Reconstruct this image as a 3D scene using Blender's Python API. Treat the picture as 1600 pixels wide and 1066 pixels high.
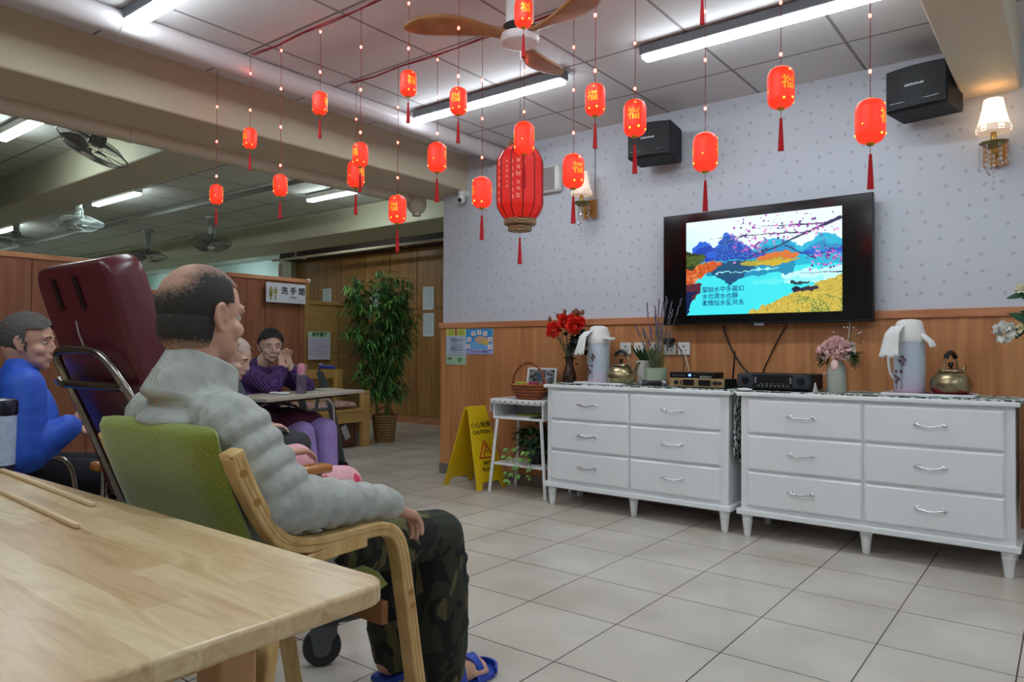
import bpy, math, random
import numpy as np
from mathutils import Vector, Matrix, Euler
random.seed(7); rng = np.random.default_rng(7)
PI = math.pi
for o in list(bpy.data.objects): bpy.data.objects.remove(o)
S = bpy.context.scene
C = S.collection

# ---------------------------------------------------------------- camera, world, exposure
cam = bpy.data.cameras.new('camera'); camo = bpy.data.objects.new('camera', cam); C.objects.link(camo)
cam.sensor_fit = 'HORIZONTAL'; cam.sensor_width = 36.0; cam.lens = 36.0 * 1123.3 / 1600
cam.clip_start = 0.02; cam.clip_end = 60
camo.matrix_world = (Matrix.Translation((0, 0, 1.05)) @ Matrix.Rotation(0.6612, 4, 'Z')
                     @ Matrix.Rotation(PI/2 + 0.0132, 4, 'X') @ Matrix.Rotation(0.0036, 4, 'Z'))
S.camera = camo
w = bpy.data.worlds.new('world'); S.world = w; w.use_nodes = True
w.node_tree.nodes['Background'].inputs[0].default_value = (0.80, 0.90, 1.0, 1)
w.node_tree.nodes['Background'].inputs[1].default_value = 0.10
S.view_settings.view_transform = 'Standard'; S.view_settings.look = 'None'
S.view_settings.gamma = 1; S.view_settings.use_curve_mapping = False
S.view_settings.exposure = 0.6
LED_MAIN = 24.0
LED_HALL = 26.0

# ---------------------------------------------------------------- materials
def lin(c):
    if isinstance(c, str):
        c = [int(c[i:i+2], 16)/255 for i in (0, 2, 4)]
    return tuple(x/12.92 if x <= .04045 else ((x+.055)/1.055)**2.4 for x in c) + (1,)
def newmat(name):
    m = bpy.data.materials.new(name); m.use_nodes = True
    nt = m.node_tree; b = nt.nodes['Principled BSDF']
    return m, nt, b
def N(nt, t, **k):
    n = nt.nodes.new(t)
    for a, v in k.items(): setattr(n, a, v)
    return n
def mapping(nt, scale=(1, 1, 1), loc=(0, 0, 0), rot=(0, 0, 0), coord='Object'):
    tc = N(nt, 'ShaderNodeTexCoord'); mp = N(nt, 'ShaderNodeMapping')
    nt.links.new(tc.outputs[coord], mp.inputs[0])
    mp.inputs['Scale'].default_value = scale; mp.inputs['Location'].default_value = loc
    mp.inputs['Rotation'].default_value = rot
    return mp.outputs[0]
def ramp(nt, fac, stops, interp='LINEAR'):
    r = N(nt, 'ShaderNodeValToRGB'); nt.links.new(fac, r.inputs[0]); e = r.color_ramp.elements
    r.color_ramp.interpolation = interp
    while len(e) > 1: e.remove(e[-1])
    e[0].position = stops[0][0]; e[0].color = lin(stops[0][1])
    for p, c in stops[1:]:
        x = e.new(p); x.color = lin(c)
    return r.outputs[0]
def plain(name, col, rough=.5, metal=0, spec=.5, emit=None, es=0, noise=0, nscale=30, bump=0, bscale=200, trans=0, coat=0, sss=0, alpha=1):
    m, nt, b = newmat(name)
    b.inputs['Base Color'].default_value = lin(col); b.inputs['Roughness'].default_value = rough
    b.inputs['Metallic'].default_value = metal; b.inputs['Specular IOR Level'].default_value = spec
    b.inputs['Transmission Weight'].default_value = trans; b.inputs['Coat Weight'].default_value = coat
    b.inputs['Alpha'].default_value = alpha
    if sss:
        b.inputs['Subsurface Weight'].default_value = sss; b.inputs['Subsurface Radius'].default_value = (.01, .004, .002)
    if emit: b.inputs['Emission Color'].default_value = lin(emit); b.inputs['Emission Strength'].default_value = es
    if noise:
        n = N(nt, 'ShaderNodeTexNoise'); n.inputs['Scale'].default_value = nscale; n.inputs['Detail'].default_value = 4
        nt.links.new(mapping(nt), n.inputs['Vector'])
        c = np.array(lin(col)[:3]); hx = lambda v: tuple(float(x) for x in np.clip(v, 0, 1))
        r = N(nt, 'ShaderNodeValToRGB'); nt.links.new(n.outputs[0], r.inputs[0])
        r.color_ramp.elements[0].position = .3; r.color_ramp.elements[1].position = .7
        r.color_ramp.elements[0].color = hx(c*(1-noise)) + (1,); r.color_ramp.elements[1].color = hx(c*(1+noise)) + (1,)
        nt.links.new(r.outputs[0], b.inputs['Base Color'])
    if bump:
        n = N(nt, 'ShaderNodeTexNoise'); n.inputs['Scale'].default_value = bscale; n.inputs['Detail'].default_value = 3
        nt.links.new(mapping(nt), n.inputs['Vector'])
        bp = N(nt, 'ShaderNodeBump'); bp.inputs['Strength'].default_value = bump; bp.inputs['Distance'].default_value = .003
        nt.links.new(n.outputs[0], bp.inputs['Height']); nt.links.new(bp.outputs[0], b.inputs['Normal'])
    return m
def wood(name, c1, c2, scale=(2, 2, 30), rough=.45, nscale=1.0, coat=0, spec=.4, pos=(.35, .65)):
    m, nt, b = newmat(name)
    n = N(nt, 'ShaderNodeTexNoise'); n.inputs['Scale'].default_value = nscale; n.inputs['Detail'].default_value = 5
    n.inputs['Distortion'].default_value = .3
    nt.links.new(mapping(nt, scale=scale), n.inputs['Vector'])
    col = ramp(nt, n.outputs[0], [(pos[0], c1), (pos[1], c2)])
    nt.links.new(col, b.inputs['Base Color']); b.inputs['Roughness'].default_value = rough
    b.inputs['Coat Weight'].default_value = coat; b.inputs['Specular IOR Level'].default_value = spec
    return m
def vcol(name, rough=.5, emit=0, spec=.5):
    m, nt, b = newmat(name)
    a = N(nt, 'ShaderNodeAttribute'); a.attribute_name = 'paint'
    if emit:
        b.inputs['Base Color'].default_value = (.01, .01, .01, 1)
        nt.links.new(a.outputs[0], b.inputs['Emission Color']); b.inputs['Emission Strength'].default_value = emit
    else: nt.links.new(a.outputs[0], b.inputs['Base Color'])
    b.inputs['Roughness'].default_value = rough; b.inputs['Specular IOR Level'].default_value = spec
    return m

# ---------------------------------------------------------------- mesh builder
def frame(d):
    d = Vector(d).normalized(); a = Vector((0, 0, 1)) if abs(d.z) < .95 else Vector((0, 1, 0))
    x = a.cross(d).normalized(); return x, d.cross(x).normalized(), d
class MB:
    def __init__(s): s.v = []; s.f = []; s.mi = []; s.cur = 0
    def m(s, i): s.cur = i; return s
    def add(s, vs, fs, M=None):
        k = len(s.v)
        s.v += [tuple(M @ Vector(p)) for p in vs] if M is not None else [tuple(p) for p in vs]
        s.f += [tuple(i + k for i in f) for f in fs]; s.mi += [s.cur]*len(fs); return s
    def box(s, c, d, R=None):
        hx, hy, hz = d[0]/2, d[1]/2, d[2]/2
        vs = [Vector((x*hx, y*hy, z*hz)) for x in (-1, 1) for y in (-1, 1) for z in (-1, 1)]
        if R is not None: vs = [R @ p for p in vs]
        vs = [p + Vector(c) for p in vs]
        return s.add(vs, [(0, 1, 3, 2), (4, 6, 7, 5), (0, 4, 5, 1), (2, 3, 7, 6), (0, 2, 6, 4), (1, 5, 7, 3)])
    def bb(s, x0, x1, y0, y1, z0, z1): return s.box(((x0+x1)/2, (y0+y1)/2, (z0+z1)/2), (abs(x1-x0), abs(y1-y0), abs(z1-z0)))
    def cyl(s, p0, p1, r0, r1=None, n=16):
        r1 = r0 if r1 is None else r1; p0 = Vector(p0); p1 = Vector(p1); x, y, d = frame(p1-p0)
        vs = [p + (x*math.cos(2*PI*i/n) + y*math.sin(2*PI*i/n))*r for p, r in ((p0, r0), (p1, r1)) for i in range(n)]
        fs = [(i, (i+1) % n, n+(i+1) % n, n+i) for i in range(n)] + [tuple(range(n))[::-1], tuple(range(n, 2*n))]
        return s.add(vs, fs)
    def tube(s, path, r, n=8, closed=False, caps=True):
        P = [Vector(p) for p in path]; K = len(P); R = r if isinstance(r, (list, tuple)) else [r]*K
        vs = []; px = None
        for i in range(K):
            a = P[(i-1) % K] if (closed or i > 0) else P[i]; b = P[(i+1) % K] if (closed or i < K-1) else P[i]
            d = (b-a); d = d.normalized() if d.length > 1e-9 else Vector((0, 0, 1))
            if px is None: x, y, _ = frame(d)
            else:
                x = (px - d*px.dot(d)); x = x.normalized() if x.length > 1e-6 else frame(d)[0]; y = d.cross(x)
            px = x
            vs += [P[i] + (x*math.cos(2*PI*j/n) + y*math.sin(2*PI*j/n))*R[i] for j in range(n)]
        fs = []
        for i in range(K if closed else K-1):
            a = i*n; b = ((i+1) % K)*n
            fs += [(a+j, a+(j+1) % n, b+(j+1) % n, b+j) for j in range(n)]
        if not closed and caps: fs += [tuple(range(n))[::-1], tuple(range((K-1)*n, K*n))]
        return s.add(vs, fs)
    def lathe(s, prof, n=24, c=(0, 0, 0), R=None, a0=0, a1=2*PI, sx=1, sy=1):
        full = abs(a1-a0-2*PI) < 1e-6; m = n if full else n+1
        vs = []
        for r, z in prof:
            for i in range(m):
                a = a0 + (a1-a0)*i/n; p = Vector((r*math.cos(a)*sx, r*math.sin(a)*sy, z))
                if R is not None: p = R @ p
                vs.append(p + Vector(c))
        fs = []
        for k in range(len(prof)-1):
            for i in range(n):
                j = (i+1) % m; fs.append((k*m+i, k*m+j, (k+1)*m+j, (k+1)*m+i))
        if full:
            if prof[0][0] > 1e-6: fs.append(tuple(range(m))[::-1])
            if prof[-1][0] > 1e-6: fs.append(tuple(range((len(prof)-1)*m, len(prof)*m)))
        return s.add(vs, fs)
    def ell(s, c, r, R=None, nu=14, nv=9):
        if not isinstance(r, (tuple, list)): r = (r, r, r)
        vs = []; 
        for k in range(nv+1):
            t = PI*k/nv
            for i in range(nu):
                a = 2*PI*i/nu; p = Vector((r[0]*math.sin(t)*math.cos(a), r[1]*math.sin(t)*math.sin(a), r[2]*math.cos(t)))
                if R is not None: p = R @ p
                vs.append(p + Vector(c))
        fs = [(k*nu+i, (k+1)*nu+i, (k+1)*nu+(i+1) % nu, k*nu+(i+1) % nu) for k in range(nv) for i in range(nu)]
        return s.add(vs, fs)
    def cap(s, p0, p1, r0, r1, n=12):      # tapered capsule
        p0 = Vector(p0); p1 = Vector(p1); x, y, d = frame(p1-p0); L = (p1-p0).length
        prof = []
        for k in range(5): t = PI/2*(1-k/4); prof.append((-math.sin(t)*r0, math.cos(t)*r0))
        for k in range(5): t = PI/2*k/4; prof.append((L+math.sin(t)*r1, math.cos(t)*r1))
        vs = [p0 + d*z + (x*math.cos(2*PI*i/n) + y*math.sin(2*PI*i/n))*max(r, 1e-4) for z, r in prof for i in range(n)]
        fs = [(k*n+i, k*n+(i+1) % n, (k+1)*n+(i+1) % n, (k+1)*n+i) for k in range(len(prof)-1) for i in range(n)]
        return s.add(vs, fs + [tuple(range(n))[::-1], tuple(range((len(prof)-1)*n, len(prof)*n))])
    def prism(s, poly, t0, t1, ax='Y'):    # poly in the two other axes, extruded along ax
        n = len(poly); q = {'X': lambda a, b, t: (t, a, b), 'Y': lambda a, b, t: (a, t, b), 'Z': lambda a, b, t: (a, b, t)}[ax]
        vs = [q(a, b, t) for t in (t0, t1) for a, b in poly]
        return s.add(vs, [tuple(range(n))[::-1], tuple(range(n, 2*n))] + [(i, (i+1) % n, n+(i+1) % n, n+i) for i in range(n)])
    def ribbon(s, path, wdt, thk, wdir):   # rectangular section swept on a path, wdir = direction of the width
        P = [Vector(p) for p in path]; W = Vector(wdir).normalized(); vs = []
        for i in range(len(P)):
            d = (P[min(i+1, len(P)-1)] - P[max(i-1, 0)]).normalized(); t = d.cross(W).normalized()
            vs += [P[i] + W*a*wdt/2 + t*b*thk/2 for a, b in ((-1, -1), (1, -1), (1, 1), (-1, 1))]
        K = len(P); fs = [(i*4+j, i*4+(j+1) % 4, (i+1)*4+(j+1) % 4, (i+1)*4+j) for i in range(K-1) for j in range(4)]
        return s.add(vs, fs + [(3, 2, 1, 0), tuple(range(K*4-4, K*4))])
    def leaf(s, p, d, up, L, W, bend=.2, n=3):
        p = Vector(p); d = Vector(d).normalized(); sd = d.cross(Vector(up)); sd = sd.normalized() if sd.length > 1e-5 else Vector((1, 0, 0)); u = sd.cross(d)
        vs = [p]; fs = []
        for i in range(1, n+1):
            t = i/(n+1); c = p + d*L*t - u*bend*L*t*t; ww = W*math.sin(PI*t**.8)/2
            vs += [c - sd*ww + u*ww*.3, c, c + sd*ww + u*ww*.3]
        vs.append(p + d*L - u*bend*L)
        fs += [(0, 1, 2), (0, 2, 3)]
        for i in range(n-1):
            a = 1+3*i; fs += [(a, a+3, a+4, a+1), (a+1, a+4, a+5, a+2)]
        a = 1+3*(n-1); e = len(vs)-1; fs += [(a, e, a+1), (a+1, e, a+2)]
        return s.add(vs, fs)
    def build(s, name, mats, parent=None, bevel=0, seg=2, sharp=40, smooth=True, loc=None):
        me = bpy.data.meshes.new(name); me.from_pydata(s.v, [], s.f)
        if not isinstance(mats, (list, tuple)): mats = [mats]
        for x in mats: me.materials.append(x)
        if len(mats) > 1: me.polygons.foreach_set('material_index', s.mi)
        me.validate(); me.update()
        if smooth:
            me.polygons.foreach_set('use_smooth', [True]*len(me.polygons))
            me.set_sharp_from_angle(angle=math.radians(sharp))
        o = bpy.data.objects.new(name, me); C.objects.link(o)
        if parent is not None: o.parent = parent
        if loc is not None: o.location = loc
        if bevel:
            b = o.modifiers.new('bevel', 'BEVEL'); b.width = bevel; b.segments = seg; b.limit_method = 'ANGLE'; b.angle_limit = math.radians(40); b.harden_normals = False
        return o
def arc(c, r, a0, a1, n, ax='XZ'):
    out = []
    for i in range(n+1):
        a = math.radians(a0 + (a1-a0)*i/n); u, v = r*math.cos(a), r*math.sin(a)
        out.append({'XZ': (c[0]+u, c[1], c[2]+v), 'YZ': (c[0], c[1]+u, c[2]+v), 'XY': (c[0]+u, c[1]+v, c[2])}[ax])
    return out
def smoothpath(pts, it=2):                 # Chaikin corner cutting
    P = [Vector(p) for p in pts]
    for _ in range(it):
        Q = [P[0]]
        for a, b in zip(P[:-1], P[1:]): Q += [a*.75+b*.25, a*.25+b*.75]
        P = Q + [P[-1]]
    return P
def tag(o, label, cat, group=None, kind=None):
    o['label'] = label; o['category'] = cat
    if group: o['group'] = group
    if kind: o['kind'] = kind
    return o
def thing(name, label, cat, loc=(0, 0, 0), rz=0, group=None):
    o = bpy.data.objects.new(name, None); C.objects.link(o); o.empty_display_size = .05
    o.location = loc; o.rotation_euler = (0, 0, rz); return tag(o, label, cat, group)
def struct(name, mb, mats, **k):
    o = mb.build(name, mats, **k); o['kind'] = 'structure'; return o
def dup(root, loc=None, rz=None, label=None, group=None):
    kids = [(c, list(c.children)) for c in root.children]
    r = root.copy(); C.objects.link(r)
    if loc is not None: r.location = loc
    if rz is not None: r.rotation_euler = (0, 0, rz)
    if label: r['label'] = label
    if group: r['group'] = group
    for c, gs in kids:
        d = c.copy(); C.objects.link(d); d.parent = r
        for g in gs:
            e = g.copy(); C.objects.link(e); e.parent = d
    return r
def text_mesh(body, size, extrude=0.0, bold=0.0, align='CENTER', spacing=1.0, line=1.0):
    c = bpy.data.curves.new('letters', 'FONT'); c.body = body; c.size = size; c.extrude = extrude; c.offset = bold
    c.align_x = align; c.align_y = 'CENTER'; c.space_line = line; c.space_character = spacing; c.resolution_u = 2
    o = bpy.data.objects.new('letters', c); C.objects.link(o)
    me = bpy.data.meshes.new_from_object(o.evaluated_get(bpy.context.evaluated_depsgraph_get()))
    bpy.data.objects.remove(o); bpy.data.curves.remove(c)
    vs = [tuple(v.co) for v in me.vertices]; fs = [tuple(p.vertices) for p in me.polygons]
    bpy.data.meshes.remove(me); return vs, fs
def letters(name, body, size, mat, parent, loc, rot, extrude=.0006, bold=0, align='CENTER', spacing=1.0, line=1.0):
    vs, fs = text_mesh(body, size, extrude, bold, align, spacing, line)
    R = Euler([math.radians(a) for a in rot]).to_matrix().to_4x4()
    mb = MB(); mb.add(vs, fs, Matrix.Translation(loc) @ R)
    return mb.build(name, mat, parent, smooth=False)
def painted(name, w_, h_, nu, nv, fn, mat, parent, M):
    """flat board w_ x h_ painted per vertex; fn(u,v)->array(...,3) sRGB, v from the top"""
    U, V = np.meshgrid(np.linspace(0, 1, nu+1), np.linspace(0, 1, nv+1))
    col = np.clip(fn(U, V), 0, 1); col = np.where(col <= .04045, col/12.92, ((col+.055)/1.055)**2.4)
    vs = np.stack([(U-.5)*w_, np.zeros_like(U), (.5-V)*h_], -1).reshape(-1, 3)
    i = np.arange(nv)[:, None]*(nu+1) + np.arange(nu)[None]; i = i.reshape(-1)
    fs = np.stack([i, i+nu+1, i+nu+2, i+1], -1)
    me = bpy.data.meshes.new(name); me.from_pydata([tuple(M @ Vector(p)) for p in vs.tolist()], [], fs.tolist()); me.materials.append(mat)
    a = me.color_attributes.new('paint', 'FLOAT_COLOR', 'POINT')
    a.data.foreach_set('color', np.concatenate([col.reshape(-1, 3), np.ones((col.size//3, 1))], 1).astype(np.float32).ravel())
    o = bpy.data.objects.new(name, me); C.objects.link(o)
    if parent is not None: o.parent = parent
    return o
def fuse(o, voxel=.006, smooth=4, disp=None):   # one continuous skin from overlapping volumes
    r = o.modifiers.new('remesh', 'REMESH'); r.mode = 'VOXEL'; r.voxel_size = voxel; r.use_smooth_shade = True
    if smooth:
        s = o.modifiers.new('smooth', 'SMOOTH'); s.factor = .5; s.iterations = smooth
    return o
# ---------------------------------------------------------------- room materials
def tile_floor():
    m, nt, b = newmat('floor_tiles')
    br = N(nt, 'ShaderNodeTexBrick'); br.offset = 0; br.squash = 1
    nt.links.new(mapping(nt, loc=(1.797, -2.857, 0)), br.inputs['Vector'])
    br.inputs['Scale'].default_value = 1; br.inputs['Brick Width'].default_value = .413; br.inputs['Row Height'].default_value = .42
    br.inputs['Mortar Size'].default_value = .0026; br.inputs['Mortar Smooth'].default_value = .2
    br.inputs['Color1'].default_value = lin('cfc6bb'); br.inputs['Color2'].default_value = lin('d4ccc1')
    br.inputs['Mortar'].default_value = lin('4a4038')
    n = N(nt, 'ShaderNodeTexNoise'); n.inputs['Scale'].default_value = 2.2; n.inputs['Detail'].default_value = 5
    nt.links.new(mapping(nt), n.inputs['Vector'])
    mx = N(nt, 'ShaderNodeMix', data_type='RGBA', blend_type='MULTIPLY'); mx.inputs[0].default_value = .5
    nt.links.new(br.outputs[0], mx.inputs[6]); nt.links.new(ramp(nt, n.outputs[0], [(.35, 'cfc8c0'), (.65, 'ffffff')]), mx.inputs[7])
    nt.links.new(mx.outputs[2], b.inputs['Base Color']); b.inputs['Roughness'].default_value = .27
    b.inputs['Specular IOR Level'].default_value = .5
    bp = N(nt, 'ShaderNodeBump'); bp.inputs['Strength'].default_value = .4; bp.inputs['Distance'].default_value = .002; bp.invert = True
    nt.links.new(br.outputs['Fac'], bp.inputs['Height']); nt.links.new(bp.outputs[0], b.inputs['Normal'])
    return m
def ceiling_mat(name, c, line):
    m, nt, b = newmat(name)
    br = N(nt, 'ShaderNodeTexBrick'); br.offset = 0; br.squash = 1
    nt.links.new(mapping(nt, loc=(1.53+.009, -2.82+.009, 0)), br.inputs['Vector'])
    br.inputs['Scale'].default_value = 1; br.inputs['Brick Width'].default_value = .614; br.inputs['Row Height'].default_value = .614
    br.inputs['Mortar Size'].default_value = .009; br.inputs['Mortar Smooth'].default_value = .35
    br.inputs['Color1'].default_value = lin(c); br.inputs['Color2'].default_value = lin(c); br.inputs['Mortar'].default_value = lin(line)
    nt.links.new(br.outputs[0], b.inputs['Base Color']); b.inputs['Roughness'].default_value = .8
    bp = N(nt, 'ShaderNodeBump'); bp.inputs['Strength'].default_value = .6; bp.inputs['Distance'].default_value = .006; bp.invert = True
    nt.links.new(br.outputs['Fac'], bp.inputs['Height']); nt.links.new(bp.outputs[0], b.inputs['Normal'])
    return m
def wallpaper():
    m, nt, b = newmat('wallpaper')
    tc = N(nt, 'ShaderNodeTexCoord'); sp = N(nt, 'ShaderNodeSeparateXYZ'); nt.links.new(tc.outputs['Object'], sp.inputs[0])
    cb = N(nt, 'ShaderNodeCombineXYZ'); nt.links.new(sp.outputs[0], cb.inputs[0]); nt.links.new(sp.outputs[2], cb.inputs[1])
    v = N(nt, 'ShaderNodeTexVoronoi', voronoi_dimensions='2D'); v.inputs['Scale'].default_value = 10.5; v.inputs['Randomness'].default_value = .6
    nt.links.new(cb.outputs[0], v.inputs['Vector'])
    n = N(nt, 'ShaderNodeTexNoise'); n.inputs['Scale'].default_value = 95; n.inputs['Detail'].default_value = 2
    nt.links.new(cb.outputs[0], n.inputs['Vector'])
    ad = N(nt, 'ShaderNodeMath', operation='MULTIPLY_ADD'); ad.inputs[1].default_value = .32
    nt.links.new(n.outputs[0], ad.inputs[0]); nt.links.new(v.outputs['Distance'], ad.inputs[2])
    f = ramp(nt, ad.outputs[0], [(.0, 'a9abb8'), (.225, 'b1b3c0'), (.29, 'cbcdd7'), (1, 'cbcdd7')])
    nt.links.new(f, b.inputs['Base Color']); b.inputs['Roughness'].default_value = .6
    n2 = N(nt, 'ShaderNodeTexNoise'); n2.inputs['Scale'].default_value = 260; nt.links.new(cb.outputs[0], n2.inputs['Vector'])
    bp = N(nt, 'ShaderNodeBump'); bp.inputs['Strength'].default_value = .25; bp.inputs['Distance'].default_value = .002
    nt.links.new(n2.outputs[0], bp.inputs['Height']); nt.links.new(bp.outputs[0], b.inputs['Normal'])
    return m
M_floor = tile_floor()
M_ceil = ceiling_mat('ceiling_tiles', 'd9d3d3', '8f8888')
M_ceil2 = ceiling_mat('hall_ceiling_tiles', 'cfd0c6', '77776e')
M_paper = wallpaper()
M_beam = plain('cream_paint', 'cdbfa6', .6, noise=.03, nscale=3)
M_beam2 = plain('olive_cream_paint', 'c6c3a6', .6, noise=.04, nscale=3)
M_wains = wood('wainscot_wood', 'b0734a', 'c98d5c', (14, 3, .9), .38, 1.6)
M_rail = wood('rail_wood', 'b8754e', 'd0906a', (2, 3, 20), .35)
M_part = wood('partition_wood', '87513a', '9a6346', (3, 14, .9), .4, 1.4)
M_lock = wood('locker_wood', '98683a', 'b08048', (9, 3, .7), .4, 1.5)
M_lowp = wood('low_partition_wood', '94703c', 'a5824c', (3, 2, 14), .4)
M_kick = plain('brushed_kick_plate', '8b8580', .35, .5)
M_dark = plain('dark_soffit', '3b2a22', .6)
M_teal = plain('pale_green_wall', 'd6f2ec', .7)
M_pipe = plain('pipe_paint', 'd8cfd0', .3, 0, .6)
M_pipe2 = plain('cream_pipe_paint', 'cbbfa8', .3, 0, .6)
M_white = plain('white_gloss', 'eceef0', .28)
M_whitep = plain('white_plastic', 'e6e4e0', .4)
M_black = plain('black_plastic', '0c0c0e', .35)
M_blackm = plain('matt_black', '15151a', .7)
M_chrome = plain('chrome', 'd8d8dc', .12, 1)
M_grey = plain('grey_plastic', '6c7076', .5)
M_brass = plain('brass', 'b8934c', .28, 1, noise=.15, nscale=25)
M_gold = plain('gold_trim', 'e0a92c', .3, .8)
M_paperw = plain('paper', 'dfe6ea', .7)
M_led = plain('led_tube', 'ffffff', .4, emit='e7f8ff', es=LED_MAIN)
M_led3 = plain('added_led_tube_dim', 'ffffff', .4, emit='e9fbff', es=15)
M_led2 = plain('led_tube_hall', 'ffffff', .4, emit='e9fbff', es=LED_HALL)

# ---------------------------------------------------------------- shell
struct('floor', MB().bb(-18, 2.5, -2.5, 9, -.1, 0), M_floor)
struct('ceiling', MB().bb(-3.98, 2.5, -2.5, 4.6, 2.675, 2.775), M_ceil)
struct('ceiling', MB().bb(-18, -4.48, -2.5, 9, 2.675, 2.775), M_ceil2)
struct('wall_back', MB().bb(-4.25, 2.5, 4.5, 4.68, 0, 2.675), M_paper)
struct('trim_1', MB().bb(-4.262, 2.5, 4.484, 4.69, .09, 1.235), M_wains)
struct('trim_2', MB().bb(-4.275, 2.5, 4.472, 4.70, 1.235, 1.283), M_rail, bevel=.004)
struct('baseboard_back', MB().bb(-4.268, 2.5, 4.478, 4.69, 0, .09), M_kick)
struct('trim_3', MB().bb(-4.48, -3.98, -2.5, 4.66, 2.38, 2.80), M_beam, bevel=.012)          # long beam
struct('trim_4', MB().bb(-18, -4.46, 2.40, 2.83, 2.40, 2.80), M_beam2, bevel=.012)           # cross beams of the hall
struct('trim_5', MB().bb(-18, -4.26, 5.32, 5.98, 2.40, 2.80), M_beam2, bevel=.012)
struct('trim_6', MB().bb(-.455, -.195, -2.5, 4.5, 2.40, 2.72), M_beam, bevel=.01)            # beam at the right
struct('wall_far', MB().bb(-18, -10.32, 7.6, 7.75, 0, 2.675), M_teal)
struct('wall_left', MB().bb(-18, -17.9, -2.5, 9, 0, 2.675), M_teal)
struct('trim_7', MB().bb(-10.62, -10.28, 7.2, 7.6, 0, 2.675), M_beam2)                       # column by the lockers
struct('trim_8', MB().bb(-10.28, -3.9, 6.98, 7.72, 2.52, 2.675), M_dark)                     # dark soffit over the lockers
struct('wall_front', MB().bb(-18, 2.5, -2.6, -2.5, 0, 2.675), plain('front_wall_paint', 'b9b4ae', .7))
struct('wall_right', MB().bb(2.5, 2.6, -2.6, 4.7, 0, 2.675), M_paper)

# partitions of the hall
def partition(y0, y1, h, m, label, cap=M_rail, post=None):
    t = thing('partition', label, 'partition', (-6.7, (y0+y1)/2, 0)); a = (y1-y0)/2
    MB().bb(-.05, 0, -a, a, .08, h-.045).build('panel', m, t)
    MB().bb(-.06, .012, -a, a, h-.045, h).build('cap_rail', cap, t, bevel=.006)
    MB().bb(-.048, .004, -a, a, 0, .08).build('kick_board', M_kick, t)
    g = MB(); k = -a+.42
    while k < a-.1: g.bb(.0, .002, k-.0025, k+.0025, .08, h-.045); k += .42
    g.build('joint_lines', M_dark, t)
    if post: MB().bb(-.055, .008, a-.05, a, 0, h-.045).build('end_post', post, t, bevel=.003)
    return t
partition(-2.4, 2.75, 1.83, M_part, 'tall orange-brown wooden partition at the far left edge behind the person in blue')
partition(2.75, 3.95, 1.60, M_part, 'lower brown wooden partition between the maroon chair back and the balding man')
t = partition(3.95, 4.92, 1.83, M_part, 'tall red-brown wooden partition carrying the washroom sign', post=M_lowp)
MB().ell((-.02, .492, 1.815), (.035, .02, .03)).build('corner_guard', M_whitep, t)
partition(4.92, 5.72, 1.60, M_lowp, 'low light-brown wooden partition behind the bench and bamboo', cap=M_lowp)

# wall-high lockers
edges = [-10.25, -9.66, -9.10, -8.53, -7.96, -7.40]
def locker():
    t = thing('locker', '', 'locker', (0, 7.3, 0), 0, 'wall-high wooden lockers'); W = .565
    MB().bb(0, W, .02, .42, 0, 2.52).build('carcass', M_dark, t)
    MB().bb(0, W, .0, .02, 0, .10).build('plinth', M_rail, t)
    for z0, z1, nm in ((.105, 1.64, 'door'), (1.648, 2.515, 'door')):
        d = MB().bb(.004, W-.003, 0, .02, z0, z1).build(nm, M_lock, t, bevel=.002)
        MB().cyl((W-.035, -.012, z0+(1.45 if z0 < 1 else .08)), (W-.035, 0, z0+(1.45 if z0 < 1 else .08)), .006).build('lock', M_dark, d)
    return t
lk = locker()
names = ['leftmost wooden wall locker, grey-brown and half hidden by the washroom partition', 'wooden wall locker with a white sheet low on its upper door, second from the left',
         'wooden wall locker behind the left side of the bamboo plant', 'wooden wall locker behind the middle of the bamboo, with a sheet behind the leaves',
         'wooden wall locker right of the bamboo plant, with no papers on it', 'wooden wall locker with two white sheets, one above and one below its door joint',
         'wooden wall locker hidden behind the end of the papered wall']
for i, n_ in enumerate(names):
    o = lk if i == 0 else dup(lk)
    o.location.x = -10.25 + .568*i; o['label'] = n_
def sheet(x, y, z, w_, h_, label, rot=0):
    t = thing('paper_sheet', label, 'paper', (x, y, z), 0)
    t.rotation_euler = (0, math.radians(rot), 0)
    MB().bb(-w_/2, w_/2, -.004, 0, -h_/2, h_/2).build('page', M_paperw, t)
    g = MB(); k = h_/2-.04
    while k > -h_/2+.03: g.bb(-w_/2+.02, w_/2-.02-random.random()*.05, -.0055, -.004, k, k+.004); k -= .022
    g.build('text_lines', plain('faint_ink', '9aa3aa', .8), t)
    return t
sheet(-7.175, 7.296, 1.785, .215, .33, 'upper of the two white sheets taped to the locker beside the wallpaper')
sheet(-7.17, 7.296, 1.41, .215, .33, 'lower of the two white sheets taped to the locker beside the wallpaper')
sheet(-9.45, 7.296, 1.90, .22, .27, 'pale sheet taped to the locker just right of the washroom sign')
sheet(-8.30, 7.296, 1.83, .21, .26, 'pale sheet taped to the locker and seen through the bamboo top')

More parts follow.
